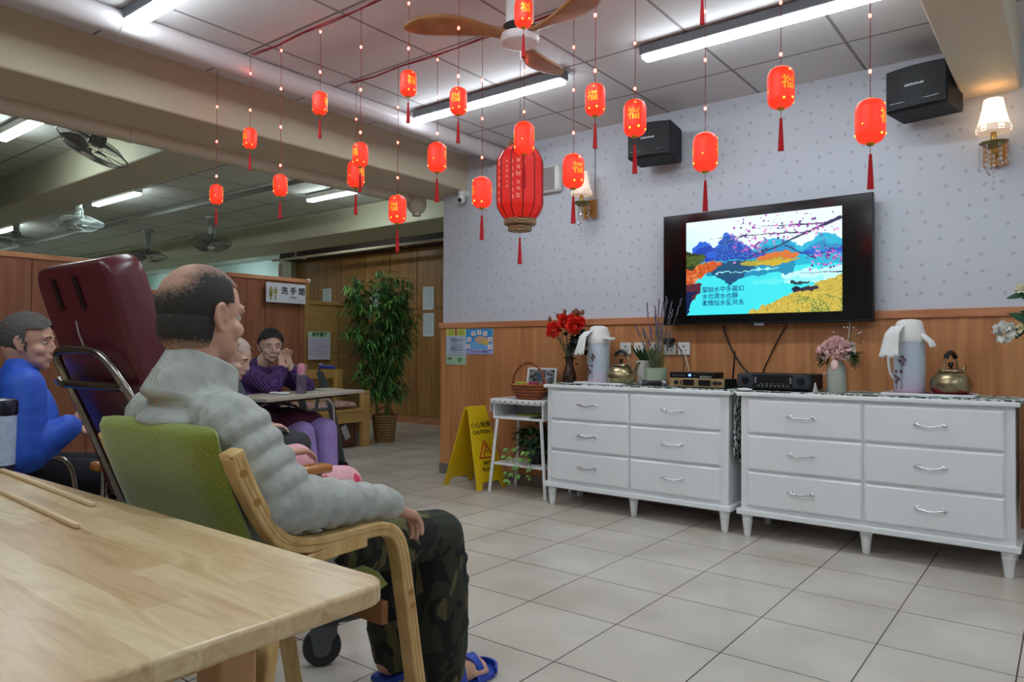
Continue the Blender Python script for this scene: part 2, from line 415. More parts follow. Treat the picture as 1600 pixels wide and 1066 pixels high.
# pipes
def pipe(pts, r, m, label, rings=(), name='pipe'):
    t = thing(name, label, 'pipe', pts[0]); o = Vector(pts[0])
    MB().tube([Vector(p)-o for p in pts], r, 20).build('tube', m, t, sharp=60)
    for q in rings:
        q = Vector(q)-o; d = (Vector(pts[1])-o).normalized()
        MB().cyl(q-d*.012, q+d*.012, r*1.06, n=20).build('clamp', m, t, sharp=60)
    return t
pipe([(-3.6, -2.4, 2.617), (-3.6, 4.49, 2.617)], .06, M_pipe, 'thick pale round pipe running under the tiled ceiling beside the long beam', [(-3.6, 1.55, 2.617), (-3.6, 3.7, 2.617)])
pipe([(-4.50, -2.4, 2.36), (-4.50, 4.3, 2.36)], .055, M_pipe2, 'cream round pipe along the lower left edge of the long beam', [(-4.5, 2.0, 2.36), (-4.5, 4.1, 2.36)])
wp = pipe([(-10.2, 6.8, 2.49), (-4.3, 6.8, 2.49)], .02, M_pipe2, 'thin white pipe running in front of the dark soffit above the lockers', [(-7.9, 6.8, 2.49)])
for x_ in (.6, 2.9, 5.2): MB().bb(x_-.01, x_+.01, -.008, .19, -.004, .03).build('bracket', M_pipe2, wp); MB().bb(x_-.01, x_+.01, -.006, .006, .02, .186).build('hanger', M_pipe2, wp)
pipe([(-10.15, 6.9, 2.45), (-10.15, 6.9, 0)], .03, M_pipe2, 'vertical pale pipe beside the leftmost locker')
pipe([(-17, 4.0, 2.60), (-4.6, 4.0, 2.60)], .022, plain('grey_conduit', '8d8d84', .5), 'thin conduit crossing the grey hall ceiling between the two cross beams')
t = thing('pipe_box', 'rounded beige junction box where the cream pipe ends beside the papered wall', 'box', (-4.50, 4.42, 2.36))
MB().ell((0, 0, -.03), (.075, .10, .10)).build('shell', M_pipe2, t); MB().cyl((0, 0, -.14), (0, 0, -.10), .04).build('outlet', M_pipe2, t)

# ---------------------------------------------------------------- ceiling tubes
def tube_light(x0, x1, y, z, mat, label, group, body=M_whitep):
    L = (x1-x0)/2; t = thing('ceiling_light', label, 'ceiling light', ((x0+x1)/2, y, z), 0, group)
    MB().bb(-L, L, -.042, .042, .012, .065).build('housing', M_grey if mat is M_led else body, t, bevel=.006)
    MB().bb(-L+.012, L-.012, -.036, .036, -.008, .012).build('diffuser', mat, t, bevel=.006)
    return t
G1 = 'long ceiling tubes over the seating area'; G2 = 'ceiling tubes of the hall beyond the beam'
for i, (x0, x1, y, lb) in enumerate([(-3.50, -2.30, 3.44, 'lit ceiling tube light left of the fan, just behind the small lanterns'),
        (-1.80, -.60, 3.44, 'lit ceiling tube light at the upper right, above the television'),
        (-3.55, -2.35, 1.58, 'lit ceiling tube light cut off at the top left edge, beside the thick pipe')]):
    tube_light(x0, x1, y, 2.605, M_led, lb, G1)
for x0, x1, y, lb in ((-1.80, -.60, 1.58, 'above the green armchair'), (-3.5, -2.3, -.3, 'behind the viewer on the left'), (-1.8, -.6, -.3, 'over the foreground table'), (.6, 1.8, 1.58, 'right of the viewer'), (.6, 1.8, 3.44, 'right of the cream beam'), (.6, 1.8, -.3, 'behind the viewer on the right')):
    tube_light(x0, x1, y, 2.605, M_led, 'lit ceiling tube light outside the picture, ' + lb, 'ceiling tubes outside the picture')
for x0, x1, y, lb in ((-6.30, -5.32, 1.87, 'bright hall tube light nearest the left edge, before the first cross beam'),
        (-8.35, -7.35, 3.36, 'bright hall tube light between the two orbit fans beyond the first cross beam'),
        (-6.30, -5.32, 4.62, 'bright hall tube light next to the far cross beam, behind the middle lanterns'),
        (-11.6, -10.7, 3.36, 'tiny far hall tube light, right of the two over the tall partition'), (-13.6, -12.7, 3.4, 'tiny far hall tube light at the very left edge over the tall partition')):
    tube_light(x0, x1, y, 2.605, M_led2, lb, G2)
for x0, x1, y, m_, lb in ((-8.6, -7.6, 6.25, M_led3, 'added hall tube light, unseen behind the far cross beam, in front of the lockers'), (-12.4, -11.4, 6.75, M_led2, 'added hall tube light, unseen behind the far cross beam, near the pale green wall'), (-15.5, -14.5, 6.75, M_led2, 'added hall tube light, unseen behind the far cross beam, farthest to the left')):
    tube_light(x0, x1, y, 2.64, m_, lb, 'added unseen hall tubes behind the far beam')  # unseen tubes, added to brighten the lockers and the pale green wall
# ---------------------------------------------------------------- dressers
DT = .82
def dresser(x0, x1, label):
    t = thing('dresser', label, 'dresser', ((x0+x1)/2, 4.0, 0), 0, 'white chests of drawers'); W = (x1-x0)/2; D0, D1 = .05, .47
    MB().bb(-W+.02, W-.02, D0, D1, .155, DT-.024).build('body', M_white, t, bevel=.004)
    MB().bb(-W, W, D0-.025, D1, DT-.024, DT).build('top', M_white, t, bevel=.007, seg=3)
    MB().bb(-W, W, D0-.025, D1, .125, .158).build('base_rail', M_white, t, bevel=.006)
    for lx, ly in ((-W+.05, .07), (0, .10), (W-.05, .07), (-W+.05, .42), (W-.05, .42)):
        MB().lathe([(.016, 0), (.019, .004), (.021, .03), (.027, .085), (.030, .093), (.027, .098), (.030, .104), (.030, .126)], 20, (lx, ly, 0)).build('leg', M_white, t)
    xs = (-W+.055, .0, W-.055); zs = [.172, .378, .584, .786]
    for c in (0, 1):
        for r in range(3):
            a, b = xs[c]+.006, xs[c+1]-.006; z0, z1 = zs[r]+.006, zs[r+1]-.006; y = D0-.001
            # raised field with a sloping edge
            vs = []
            for q, (i, yy) in enumerate(((0, y), (0, y-.008), (.010, y-.018))):
                vs += [(a+i, yy, z0+i), (b-i, yy, z0+i), (b-i, yy, z1-i), (a+i, yy, z1-i)]
            fs = [(0, 1, 2, 3), (11, 10, 9, 8)] + [(k*4+j, (k+1)*4+j, (k+1)*4+(j+1) % 4, k*4+(j+1) % 4) for k in (0, 1) for j in range(4)]
            d = MB().add(vs, fs).build('drawer', M_white, t, smooth=False)
            cx, cz = (a+b)/2, (z0+z1)/2+.006; h = MB()
            path = [(cx-.062, y-.040, cz+.003), (cx-.045, y-.042, cz), (cx-.02, y-.046, cz-.006), (cx, y-.047, cz-.008), (cx+.02, y-.046, cz-.006), (cx+.045, y-.042, cz), (cx+.062, y-.040, cz+.003)]
            h.tube(smoothpath(path, 1), .0045, 10)
            for sx in (-1, 1):
                h.cyl((cx+sx*.055, y-.018, cz+.002), (cx+sx*.055, y-.042, cz+.002), .0045, n=10); h.ell((cx+sx*.055, y-.019, cz+.002), (.011, .004, .011))
                h.ell((cx+sx*.064, y-.040, cz+.003), .0085)
            h.build('handle', M_chrome, d)
    return t
dresser(-2.86, -1.545, 'white chest of six drawers on the left, nearer the side table')
dresser(-1.512, -.185, 'white chest of six drawers on the right, under the television and brass kettle')

def leafcloth():
    m, nt, b = newmat('leaf_print_cloth')
    v = N(nt, 'ShaderNodeTexNoise'); v.inputs['Scale'].default_value = 26; v.inputs['Detail'].default_value = 1.5; v.inputs['Distortion'].default_value = 1.6
    nt.links.new(mapping(nt), v.inputs['Vector'])
    nt.links.new(ramp(nt, v.outputs[0], [(0, '20282a'), (.43, '2b3a34'), (.45, '5d7466'), (.5, '7d8b80'), (.52, 'e3e4e2')], 'CONSTANT'), b.inputs['Base Color'])
    b.inputs['Roughness'].default_value = .85
    return m
M_leafc = leafcloth()
def runner(x0, x1, label, drops):
    t = thing('table_runner', label, 'tablecloth', ((x0+x1)/2, 4.0, DT)); W = (x1-x0)/2
    g = MB(); n = 40; vs = []; fs = []
    for i in range(n+1):
        x = -W + 2*W*i/n; yf = .048 + .006*math.sin(i*1.7) + .004*math.sin(i*.6)
        vs += [(x, yf, .001), (x, .46, .001), (x, .46, .005), (x, yf, .006+.002*math.sin(i*2.3))]
    for i in range(n):
        a = i*4; fs += [(a+j, a+(j+1) % 4, a+4+(j+1) % 4, a+4+j) for j in range(4)]
    fs += [(0, 1, 2, 3), (n*4+3, n*4+2, n*4+1, n*4)]
    g.add(vs, fs).build('cloth', M_leafc, t)
    for x, y0, y1, z in drops:
        d = MB(); vs = []; fs = []; K = 14; J = 8
        for k in range(K+1):
            for j in range(J+1):
                y = y0 + (y1-y0)*(j/J) + .006*math.sin(k*1.1); vs.append((x + .004*math.sin(j*2.1+k*.5), y, .005 + (z-.005)*k/K*(1-.12*math.sin(j*1.3))))
        fs = [(k*(J+1)+j, k*(J+1)+j+1, (k+1)*(J+1)+j+1, (k+1)*(J+1)+j) for k in range(K) for j in range(J)]
        o = d.add(vs, fs).build('hanging_end', M_leafc, t); s = o.modifiers.new('thickness', 'SOLIDIFY'); s.thickness = .002
    return t
runner(-2.84, -1.545, 'leaf-print cloth lying on the left chest of drawers', [(.6555, .06, .35, -.42)])
runner(-1.505, -.18, 'leaf-print cloth lying on the right chest of drawers', [(.6735, .03, .40, -.55)])

# ---------------------------------------------------------------- television
def tv_paint(U, V):
    sh = U.shape; rr = np.random.default_rng(3)
    def ns(fx, fy, k):   # cheap smooth noise
        r = np.random.default_rng(k); s = np.zeros(sh)
        for i in range(6):
            a, b, c = r.uniform(-1, 1), r.uniform(-1, 1), r.uniform(0, 6.3); s += np.sin(a*fx*U + b*fy*V + c)
        return s/3
    g = rr.random(sh)
    U0, V0 = U, V
    wx = .010*ns(45, 45, 31)+.006*ns(120, 120, 32)+.004*ns(260, 260, 33); wy = .012*ns(45, 45, 34)+.008*ns(120, 120, 35)+.004*ns(260, 260, 36)
    U = U+wx; V = V+wy
    A = lambda h: np.array([int(h[i:i+2], 16)/255 for i in (0, 2, 4)])
    col = np.zeros(sh+(3,)) + A('e9fbff')
    def put(mask, h, k=1.0):
        m = (mask*k)[..., None] if mask.dtype != bool else (mask.astype(float)*k)[..., None]
        col[:] = col*(1-m) + A(h)*m
    put(np.clip((.30-U)*3.0*(V), 0, 1), '7be9f2')
    # far cyan hills
    r2 = .42 - .17*np.exp(-((U-.545)/.09)**2) - .13*np.exp(-((U-.68)/.08)**2) - .15*np.exp(-((U-.87)/.09)**2) - .10*np.exp(-((U-.97)/.09)**2) + .008*ns(70, 20, 1)
    put((V > r2) & (V < .46), '1fb4d8'); put((V > r2+.06+.03*ns(40, 40, 2)) & (V < .46), '138fc6')
    r1 = .40 - .18*np.exp(-((U-.11)/.07)**2) - .245*np.exp(-((U-.30)/.085)**2) - .08*np.exp(-((U-.42)/.06)**2) + .008*ns(90, 30, 5)
    put((V > r1) & (V < .455), '1a5fd6'); put((V > r1+.05+.05*ns(50, 50, 6)) & (V < .455), '0d3fb2'); put((V > r1) & (V < .455) & (g > .93) & (U > .2), '4fd6e6')
    # water
    put(V > .44, '19b7d8'); put((V > .44) & (V > .55 + .05*ns(14, 8, 8)), '3fe6ee')
    refl = (V > .45) & (V < .63 - .10*np.abs(U-.42) + .02*ns(30, 10, 9)) & (U > .15) & (U < .72); put(refl, '0f86b4', .9)
    put((V > .455) & (V < .70 - 1.1*np.abs(U-.31)) & (U > .16), '0b4d78')
    put((np.abs(V-(.585-.06*U)) < .006) & (U > .22) & (U < .62), '9df4f4')
    put((V > .60 - .12*(U-.7)) & (U > .62 + .25*(V-.55)) & (V < .72), 'd8fbff', .85)
    put((V > .66) & (V < .70) & (U > .45) & (U < .9), '70f0f4', .6)
    # banks
    put((((U-.62)/.13)**2 + ((V-.435)/.045)**2 + .25*ns(60, 60, 10) < 1) & (V < .46), 'd9722c'); put((((U-.56)/.19)**2 + ((V-.485)/.030)**2 < 1), 'a9a536')
    put((((U-.60)/.12)**2 + ((V-.49)/.022)**2 < 1), 'd0b02c')
    bank = (V > .46 + .02*ns(30, 30, 12)) & (V < .70 - .9*np.maximum(U, 0)) & (U < .28); put(bank, 'd95c22'); put(bank & (ns(120, 120, 13)+g > 1.0), 'f09a55'); put(bank & (g > .8), '8b2f14')
    put((U < .14-.8*(V-.40)) & (V > .30 + .5*U) & (V < .50), '1d3514'); put((U < .14) & (V > .36) & (V < .47) & (g > .7), '6f8a2c')
    put((V > .66) & (U < .115 - .30*(V-.66)) & (V < .82 + .1*ns(20, 20, 14)), '5a2334'); put((V > .74) & (U < .075 - .26*(V-.74)+.01*ns(50, 50, 15)), '06184c')
    # flowers, lower right
    fl = V > 1.0 - .36*np.clip((U-.42)/.58, 0, 1)**.9 + .012*ns(90, 90, 16); fl &= U > .42
    put(fl, 'c9a93a'); put(fl & (g > .55), 'e9d15c'); put(fl & (g < .22), '5f6b1c'); put(fl & (U > .74) & (V > .84) & (g < .55) & (ns(40, 40, 17) > .0), '1f6a30')
    # boat
    put((V > .70) & (V < .725) & (np.abs(U-.755) < .055-.5*np.abs(V-.705)), '20424f'); put((((U-.725)/.028)**2 + ((V-.785)/.035)**2 < 1), '0b1d3c'); put((np.abs(V-(.80-.35*(U-.73))) < .014) & (U > .72) & (U < .86), '2b2340')
    # branches
    U = U0+.3*wx; V = V0+.3*wy
    def br(p0, p1, w_, h, sag=0):
        d = np.array(p1)-np.array(p0); L = np.hypot(*d); d = d/L
        t = (U-p0[0])*d[0] + (V-p0[1])*d[1]; s_ = -(U-p0[0])*d[1] + (V-p0[1])*d[0] - sag*np.sin(PI*np.clip(t/L, 0, 1))
        put((t > 0) & (t < L) & (np.abs(s_) < 1.5*w_*(1.1-.8*t/L)), h)
    for a_ in (((1, .10), (.80, .22), .011), ((.82, .21), (.50, .40), .007), ((.80, .22), (.38, .19), .005), ((.90, .15), (.52, .12), .005), ((.55, .35), (.33, .50), .004),
               ((.42, .19), (.22, .28), .004), ((.60, .20), (.17, .20), .003), ((.66, .33), (.82, .46), .004), ((.82, .46), (1, .40), .004), ((1, .62), (.75, .62), .003)):
        br(*a_, '23164a')
    for i in range(300):
        a = rr.integers(0, 4)
        cx, cy = [(rr.normal(.46, .07), rr.normal(.30, .05)), (rr.uniform(.34, .98), rr.normal(.12, .07)), (rr.normal(.93, .06), rr.normal(.47, .055)), (rr.uniform(.3, .9), rr.normal(.2, .05))][a]
        sz = rr.uniform(.5, 1.15); put(((U-cx)/(.007*sz))**2 + ((V-cy)/(.011*sz))**2 < 1, ['c25cc0', '9b3aa6', 'e58fd0', '5a2486'][rr.integers(0, 4)])
    return col
t = thing('television', 'black wall-mounted television showing a lake landscape with song lyrics', 'television', (-1.507, 4.42, 1.5825)); TV = t
MB().bb(-.638, .638, -.022, .02, -.3625, .3625).build('case', M_black, t, bevel=.004)
MB().bb(-.630, .630, -.0235, -.021, -.350, .355).build('dark_border', plain('tv_glass', '07070a', .12), t)
MB().bb(-.30, .30, .02, .075, -.22, .2).build('wall_bracket', M_blackm, t)
sc = painted('screen', .950, .604, 380, 240, tv_paint, vcol('tv_picture', .3, .70), t, Matrix.Translation((.001, -.0245, .002)))
M_lyr = plain('lyric_ink', '0a2a66', .6, emit='0a3a7c', es=.6)
for i, s_ in enumerate(('莫說水中多變幻', '水也清水也靜', '柔情似水愛共永')):
    letters('lyrics', s_, .040, M_lyr, t, (-.366, -.0262, -.142-.043*i), (90, 0, 0), .0004, .0004, 'LEFT', .97)
MB().bb(-.03, .03, -.026, -.012, -.374, -.360).build('logo_bar', plain('tv_logo_grey', '777a80', .4), t)

# ---------------------------------------------------------------- loudspeakers
def speaker(x, z, label, rz, wide=.36):
    t = thing('loudspeaker', label, 'loudspeaker', (x, 4.30, z), math.radians(rz), 'black loudspeakers under the ceiling')
    W = wide/2
    MB().prism([(-W+.0, -.12), (W, -.12), (W, .13), (-W, .13)], -.115, .11, 'Z').build('cabinet', M_blackm, t, bevel=.012)
    g = MB(); vs = []; n = 12
    for i in range(n+1):
        x_ = -W+.008+(wide-.016)*i/n; y_ = -.125-.022*math.sin(PI*i/n); vs += [(x_, y_, -.104), (x_, y_, .103), (x_, -.118, .103), (x_, -.118, -.104)]
    fs = [(i*4+j, i*4+(j+1) % 4, i*4+4+(j+1) % 4, i*4+4+j) for i in range(n) for j in range(4)] + [(3, 2, 1, 0), (n*4, n*4+1, n*4+2, n*4+3)]
    gr = g.add(vs, fs).build('grille', plain('speaker_cloth', '121316', .6, bump=.4, bscale=500), t)
    b = MB(); k = -.045
    for i in range(9):     # unreadable maker's mark: small pale strokes
        hh = (.010, .012, .009, .012, .010, .012, .009, .011, .012)[i]
        b.bb(k, k+.006, -.1485, -.1455, .0, hh); b.bb(k, k+.008, -.1485, -.1455, (0, .005, .008)[i % 3], (.003, .008, .011)[i % 3]); k += .0105
    b.build('badge', plain('badge_silver', 'c9c9cc', .4), gr)
    b = MB(); b.bb(-W+.03, W-.03, -.1442, -.138, -.078, -.073); b.build('highlight_strip', plain('dark_strip', '3a3c42', .3), gr)
    MB().bb(-.05, .05, .13, .2, -.05, .05).build('wall_bracket', M_blackm, t)
    return t
speaker(-2.16, 2.415, 'black loudspeaker on the wall behind the lanterns, left of the television', 8, .29)
speaker(-.605, 2.42, 'black loudspeaker at the upper right, tucked beside the cream beam', -10, .295)

# ---------------------------------------------------------------- wall sconces
M_shade = plain('pleated_lamp_shade', 'f3e3cf', .8, emit='ffd9a8', es=1.5)
M_shade2 = plain('pleated_lamp_shade_dim', 'e9e0d8', .8, emit='ffe2c0', es=.35)
M_crys = plain('crystal', 'ffffff', .03, trans=1.0, spec=.8)
M_amber = plain('amber_glass', '9a8d3e', .08, trans=.6)
def sconce(x, label, shade, arm=False):
    t = thing('wall_sconce', label, 'wall lamp', (x, 4.36, 2.10), 0, 'brass wall sconces with crystal drops')
    MB().bb(-.055, .055, .108, .124, -.085, .05).build('wall_plate', plain('sconce_wood', 'b57a34', .35), t, bevel=.004)
    MB().tube(smoothpath([(0, .11, -.02), (0, .06, -.06), (0, .0, -.05), (0, 0, .0)], 2), .007, 10).build('arm', M_brass, t)
    MB().lathe([(.006, -.02), (.03, -.012), (.062, .008), (.066, .014), (.058, .012), (.02, .0), (.006, 0)], 8).build('drip_bowl', M_amber, t, smooth=False)
    MB().cyl((0, 0, 0), (0, 0, .085), .013, n=14).build('candle_sleeve', M_brass, t)
    n = 48; prof = [(.072, .065), (.074, .085), (.067, .10), (.055, .15), (.045, .20), (.040, .232)]; g = MB(); vs = []
    for k, (r, z) in enumerate(prof):
        for i in range(n): a = 2*PI*i/n; rr_ = r*(1+.03*(i % 2))*(1 + .03*math.cos(6*a)); vs.append((rr_*math.cos(a), rr_*math.sin(a), z))
    g.add(vs, [(k*n+i, k*n+(i+1) % n, (k+1)*n+(i+1) % n, (k+1)*n+i) for k in range(len(prof)-1) for i in range(n)])
    s = g.build('lamp_shade', shade, t, sharp=30); sd = s.modifiers.new('thickness', 'SOLIDIFY'); sd.thickness = .0015
    b = MB(); b.lathe([(.0725, .064), (.0765, .070), (.0745, .092), (.070, .098)], 60, (0, 0, 0)); b.build('shade_band', plain('pleated_band', 'cdbfb8', .8, emit='ffd9b8', es=.3), s)
    MB().ell((0, 0, .13), (.016, .016, .03)).build('bulb', plain('warm_bulb', 'ffffff', .3, emit='ffc27a', es=14 if shade is M_shade else 3), t)
    MB().cyl((0, 0, .228), (0, 0, .245), .012, .006).build('finial', M_brass, t)
    if arm: MB().tube(smoothpath([(.05, .1, .0), (.055, .06, .17), (.052, .04, .235), (.035, .02, .25), (.02, .01, .235)], 2), .006, 8).build('glass_arm', M_crys, t); MB().tube(smoothpath([(.0, .0, -.02), (-.005, 0, -.09), (.03, .02, -.12), (.055, .05, -.10), (.05, .09, .0)], 2), .006, 8).build('glass_scroll', M_crys, t)
    for i, (a, r, L) in enumerate([(0, .058, 3), (60, .058, 3), (120, .058, 4), (180, .058, 4), (240, .058, 4), (300, .058, 3), (270, .01, 8), (200, .02, 5)]):
        g = MB(); x_, y_ = r*math.cos(math.radians(a)), r*math.sin(math.radians(a))
        for k in range(L): g.ell((x_, y_, -.012-.024*k), (.0065, .0065, .011), nu=6, nv=4)
        g.ell((x_, y_, -.012-.024*L-.006), (.010, .010, .018), nu=6, nv=4)
        g.build('crystal_drop', M_crys, t, smooth=False)
    return t
sconce(-.305, 'brass wall sconce with warm lit shade at the right edge under the beam', M_shade)
sconce(-2.765, 'brass wall sconce with cream shade behind the lanterns, left of the loudspeaker', M_shade2, True)
t = thing('wall_wire', 'thin grey wire dropping down the wallpaper to the left wall sconce', 'wire', (-2.735, 4.492, 2.15))
MB().cyl((0, 0, 0), (0, 0, .52), .003, n=6).build('cable', plain('grey_wire', '8a8a90', .5), t)

# camera and vent on the wall
t = thing('security_camera', 'small white dome security camera with black lens under the long beam', 'camera', (-3.985, 4.43, 2.305))
MB().cyl((0, .07, .05), (0, .0, .05), .03, n=20).build('mount', M_whitep, t); MB().ell((0, 0, 0), (.034, .034, .038), nu=24, nv=14).build('body', M_whitep, t)
MB().ell((.004, -.018, -.010), (.020, .020, .021), nu=20, nv=12).build('lens', M_black, t); MB().lathe([(.022, 0), (.025, .004), (.025, .03)], 24, (0, 0, .03)).build('collar', M_whitep, t)
t = thing('wall_vent', 'grey rounded wall vent with white rim behind the big red lantern', 'vent', (-3.13, 4.47, 2.35))
MB().bb(-.125, .115, -.03, .03, -.10, .10).build('frame', M_whitep, t, bevel=.025, seg=4)
MB().bb(-.115, .075, -.033, -.028, -.085, .085).build('panel', plain('vent_grey', '9a8f92', .5), t, bevel=.002)
g = MB()
for i in range(3):
    for k in range(6): g.bb(-.10+.022*i, -.084+.022*i, -.036, -.032, -.06+.022*k, -.046+.022*k)
g.build('slots', plain('slot_grey', '5a5458', .6), t)

# sockets
for i, (x0, x1) in enumerate(((-2.513, -2.431), (-2.406, -2.322), (-2.285, -2.20), (-2.178, -2.093), (-2.079, -1.990))):
    t = thing('wall_socket', ['white wall socket partly behind the aloe, leftmost of five', 'white wall socket between the aloe and the lavender', 'white wall socket behind the lavender stems', 'white wall socket holding the black adapter',
                              'white wall socket nearest the television, with a grey wire from it'][i], 'socket', ((x0+x1)/2, 4.484, 1.066), 0, 'white wall sockets over the left chest')
    MB().bb(-.042, .042, -.010, 0, -.042, .042).build('plate', M_whitep, t, bevel=.003)
    g = MB(); g.bb(-.006, .006, -.0115, -.0095, .010, .020); g.bb(-.02, -.010, -.0115, -.0095, -.014, -.008); g.bb(.01, .02, -.0115, -.0095, -.014, -.008); g.build('pin_holes', M_dark, t)
    MB().bb(.022, .034, -.014, -.009, .012, .03).build('switch', M_whitep, t, bevel=.001)
t = thing('power_adapter', 'black power adapter plugged in right of the lavender', 'adapter', (-2.13, 4.455, 1.115)); MB().bb(-.035, .035, -.035, .018, -.022, .022).build('body', M_black, t, bevel=.006)
MB().tube(smoothpath([(.03, -.02, -.01), (.08, -.02, -.03), (.12, -.03, -.12), (.13, -.06, -.2), (.12, -.1, -.27)], 2), .003, 6).build('cord', M_black, t)
def cable(pts, r, m, label):
    o = Vector(pts[0]); t = thing('cable', label, 'cable', pts[0]); MB().tube(smoothpath([Vector(p)-o for p in pts], 3), r, 8).build('wire', m, t); return t
cable([(-1.76, 4.465, 1.215), (-1.74, 4.46, 1.14), (-1.66, 4.46, .98), (-1.58, 4.455, .90), (-1.54, 4.43, .87)], .006, M_black, 'thick black cable drooping left from under the television')
cable([(-1.36, 4.465, 1.215), (-1.42, 4.475, 1.12), (-1.49, 4.475, .97), (-1.52, 4.47, .90), (-1.53, 4.46, .86)], .004, M_black, 'thinner black cable slanting from under the television centre down to the left')
cable([(-1.00, 4.45, 1.24), (-1.02, 4.47, 1.1), (-1.06, 4.46, .97), (-1.18, 4.45, .90), (-1.22, 4.42, .86)], .003, M_whitep, 'thin white cable behind the pink flower vase')
cable([(-2.03, 4.47, 1.05), (-2.00, 4.45, .98), (-1.96, 4.40, .91), (-1.94, 4.30, .885)], .003, M_pipe, 'thin grey wire dropping from the last socket to the striped tin')

# posters
def poster_a(U, V):
    g = np.random.default_rng(5).random(U.shape); A = lambda h: np.array([int(h[i:i+2], 16)/255 for i in (0, 2, 4)])
    c = np.zeros(U.shape+(3,)) + A('b3bfd2')
    def put(m, h): c[m] = A(h)
    put(V < .2, 'c8cf6a'); put((V < .17) & (V > .03) & (((U > .12) & (U < .38)) | ((U > .62) & (U < .9))) & (g > .35), '97a91e'); put((V < .18) & (U > .44) & (U < .56), 'a3643c')
    for k, v in enumerate(np.arange(.27, .68, .035)): put((np.abs(V-v) < .008) & (U > .22) & (U < (.5, .85, .6, .8)[k % 4]), '4d5c86')
    put(V > .78, '9fc4a6'); put((V > .80) & (V < .86) & (U > .08) & (U < .3), '5f6a2a'); put((V > .80) & (V < .93) & (U > .62) & (U < .78), '4c8a3e')
    put((V > .71) & (V < .75) & (U > .1) & (U < .9) & (g > .5), '8d8f86')
    return c
def poster_b(U, V):
    g = np.random.default_rng(6).random(U.shape); A = lambda h: np.array([int(h[i:i+2], 16)/255 for i in (0, 2, 4)])
    c = np.zeros(U.shape+(3,)) + A('3b8fd0')
    def put(m, h): c[m] = A(h)
    put(V > .5, '6aa6dc'); put(V > .8, '9aa2d2'); put((g > .93), '6fb4e4')
    put(((U-.62)/.28)**2 + ((V-.45)/.16)**2 - (U-.62)*(V-.45)*12 < 1, 'c9a184'); put(((U-.75)/.12)**2 + ((V-.55)/.09)**2 < 1, 'd9b24c')
    for x, y in ((.28, .18), (.5, .14), (.72, .18), (.9, .42), (.12, .42), (.08, .70), (.9, .72)):
        put((np.abs(U-x) < .075) & (np.abs(V-y) < .085), 'e8e6ea'); put(((U-x)/.035)**2 + ((V-y)/.05)**2 < 1, 'd58a7c'); put((np.abs(U-x) < .07) & (np.abs(V-y-.11) < .02), '274a9c')
    put((V > .87) & (V < .92) & (U > .15) & (U < .55) & (g > .4), 'c0508a'); put((V > .86) & (V < .93) & (U > .6) & (U < .82) & (g > .3), '26356c')
    return c
M_post = vcol('poster_print', .5)
t = thing('poster', 'narrow pale notice with yellow-green heading taped to the wood panelling', 'poster', (-4.082, 4.482, 1.08)); MB().bb(-.112, .112, -.002, 0, -.15, .15).build('sheet', M_paperw, t)
painted('print', .222, .298, 60, 90, poster_a, M_post, t, Matrix.Translation((0, -.0028, 0)))
t = thing('poster', 'blue health poster with small white boxes beside the narrow notice', 'poster', (-3.825, 4.482, 1.122)); MB().bb(-.145, .145, -.002, 0, -.105, .105).build('sheet', M_paperw, t)
painted('print', .288, .208, 110, 80, poster_b, M_post, t, Matrix.Translation((0, -.0028, 0)))
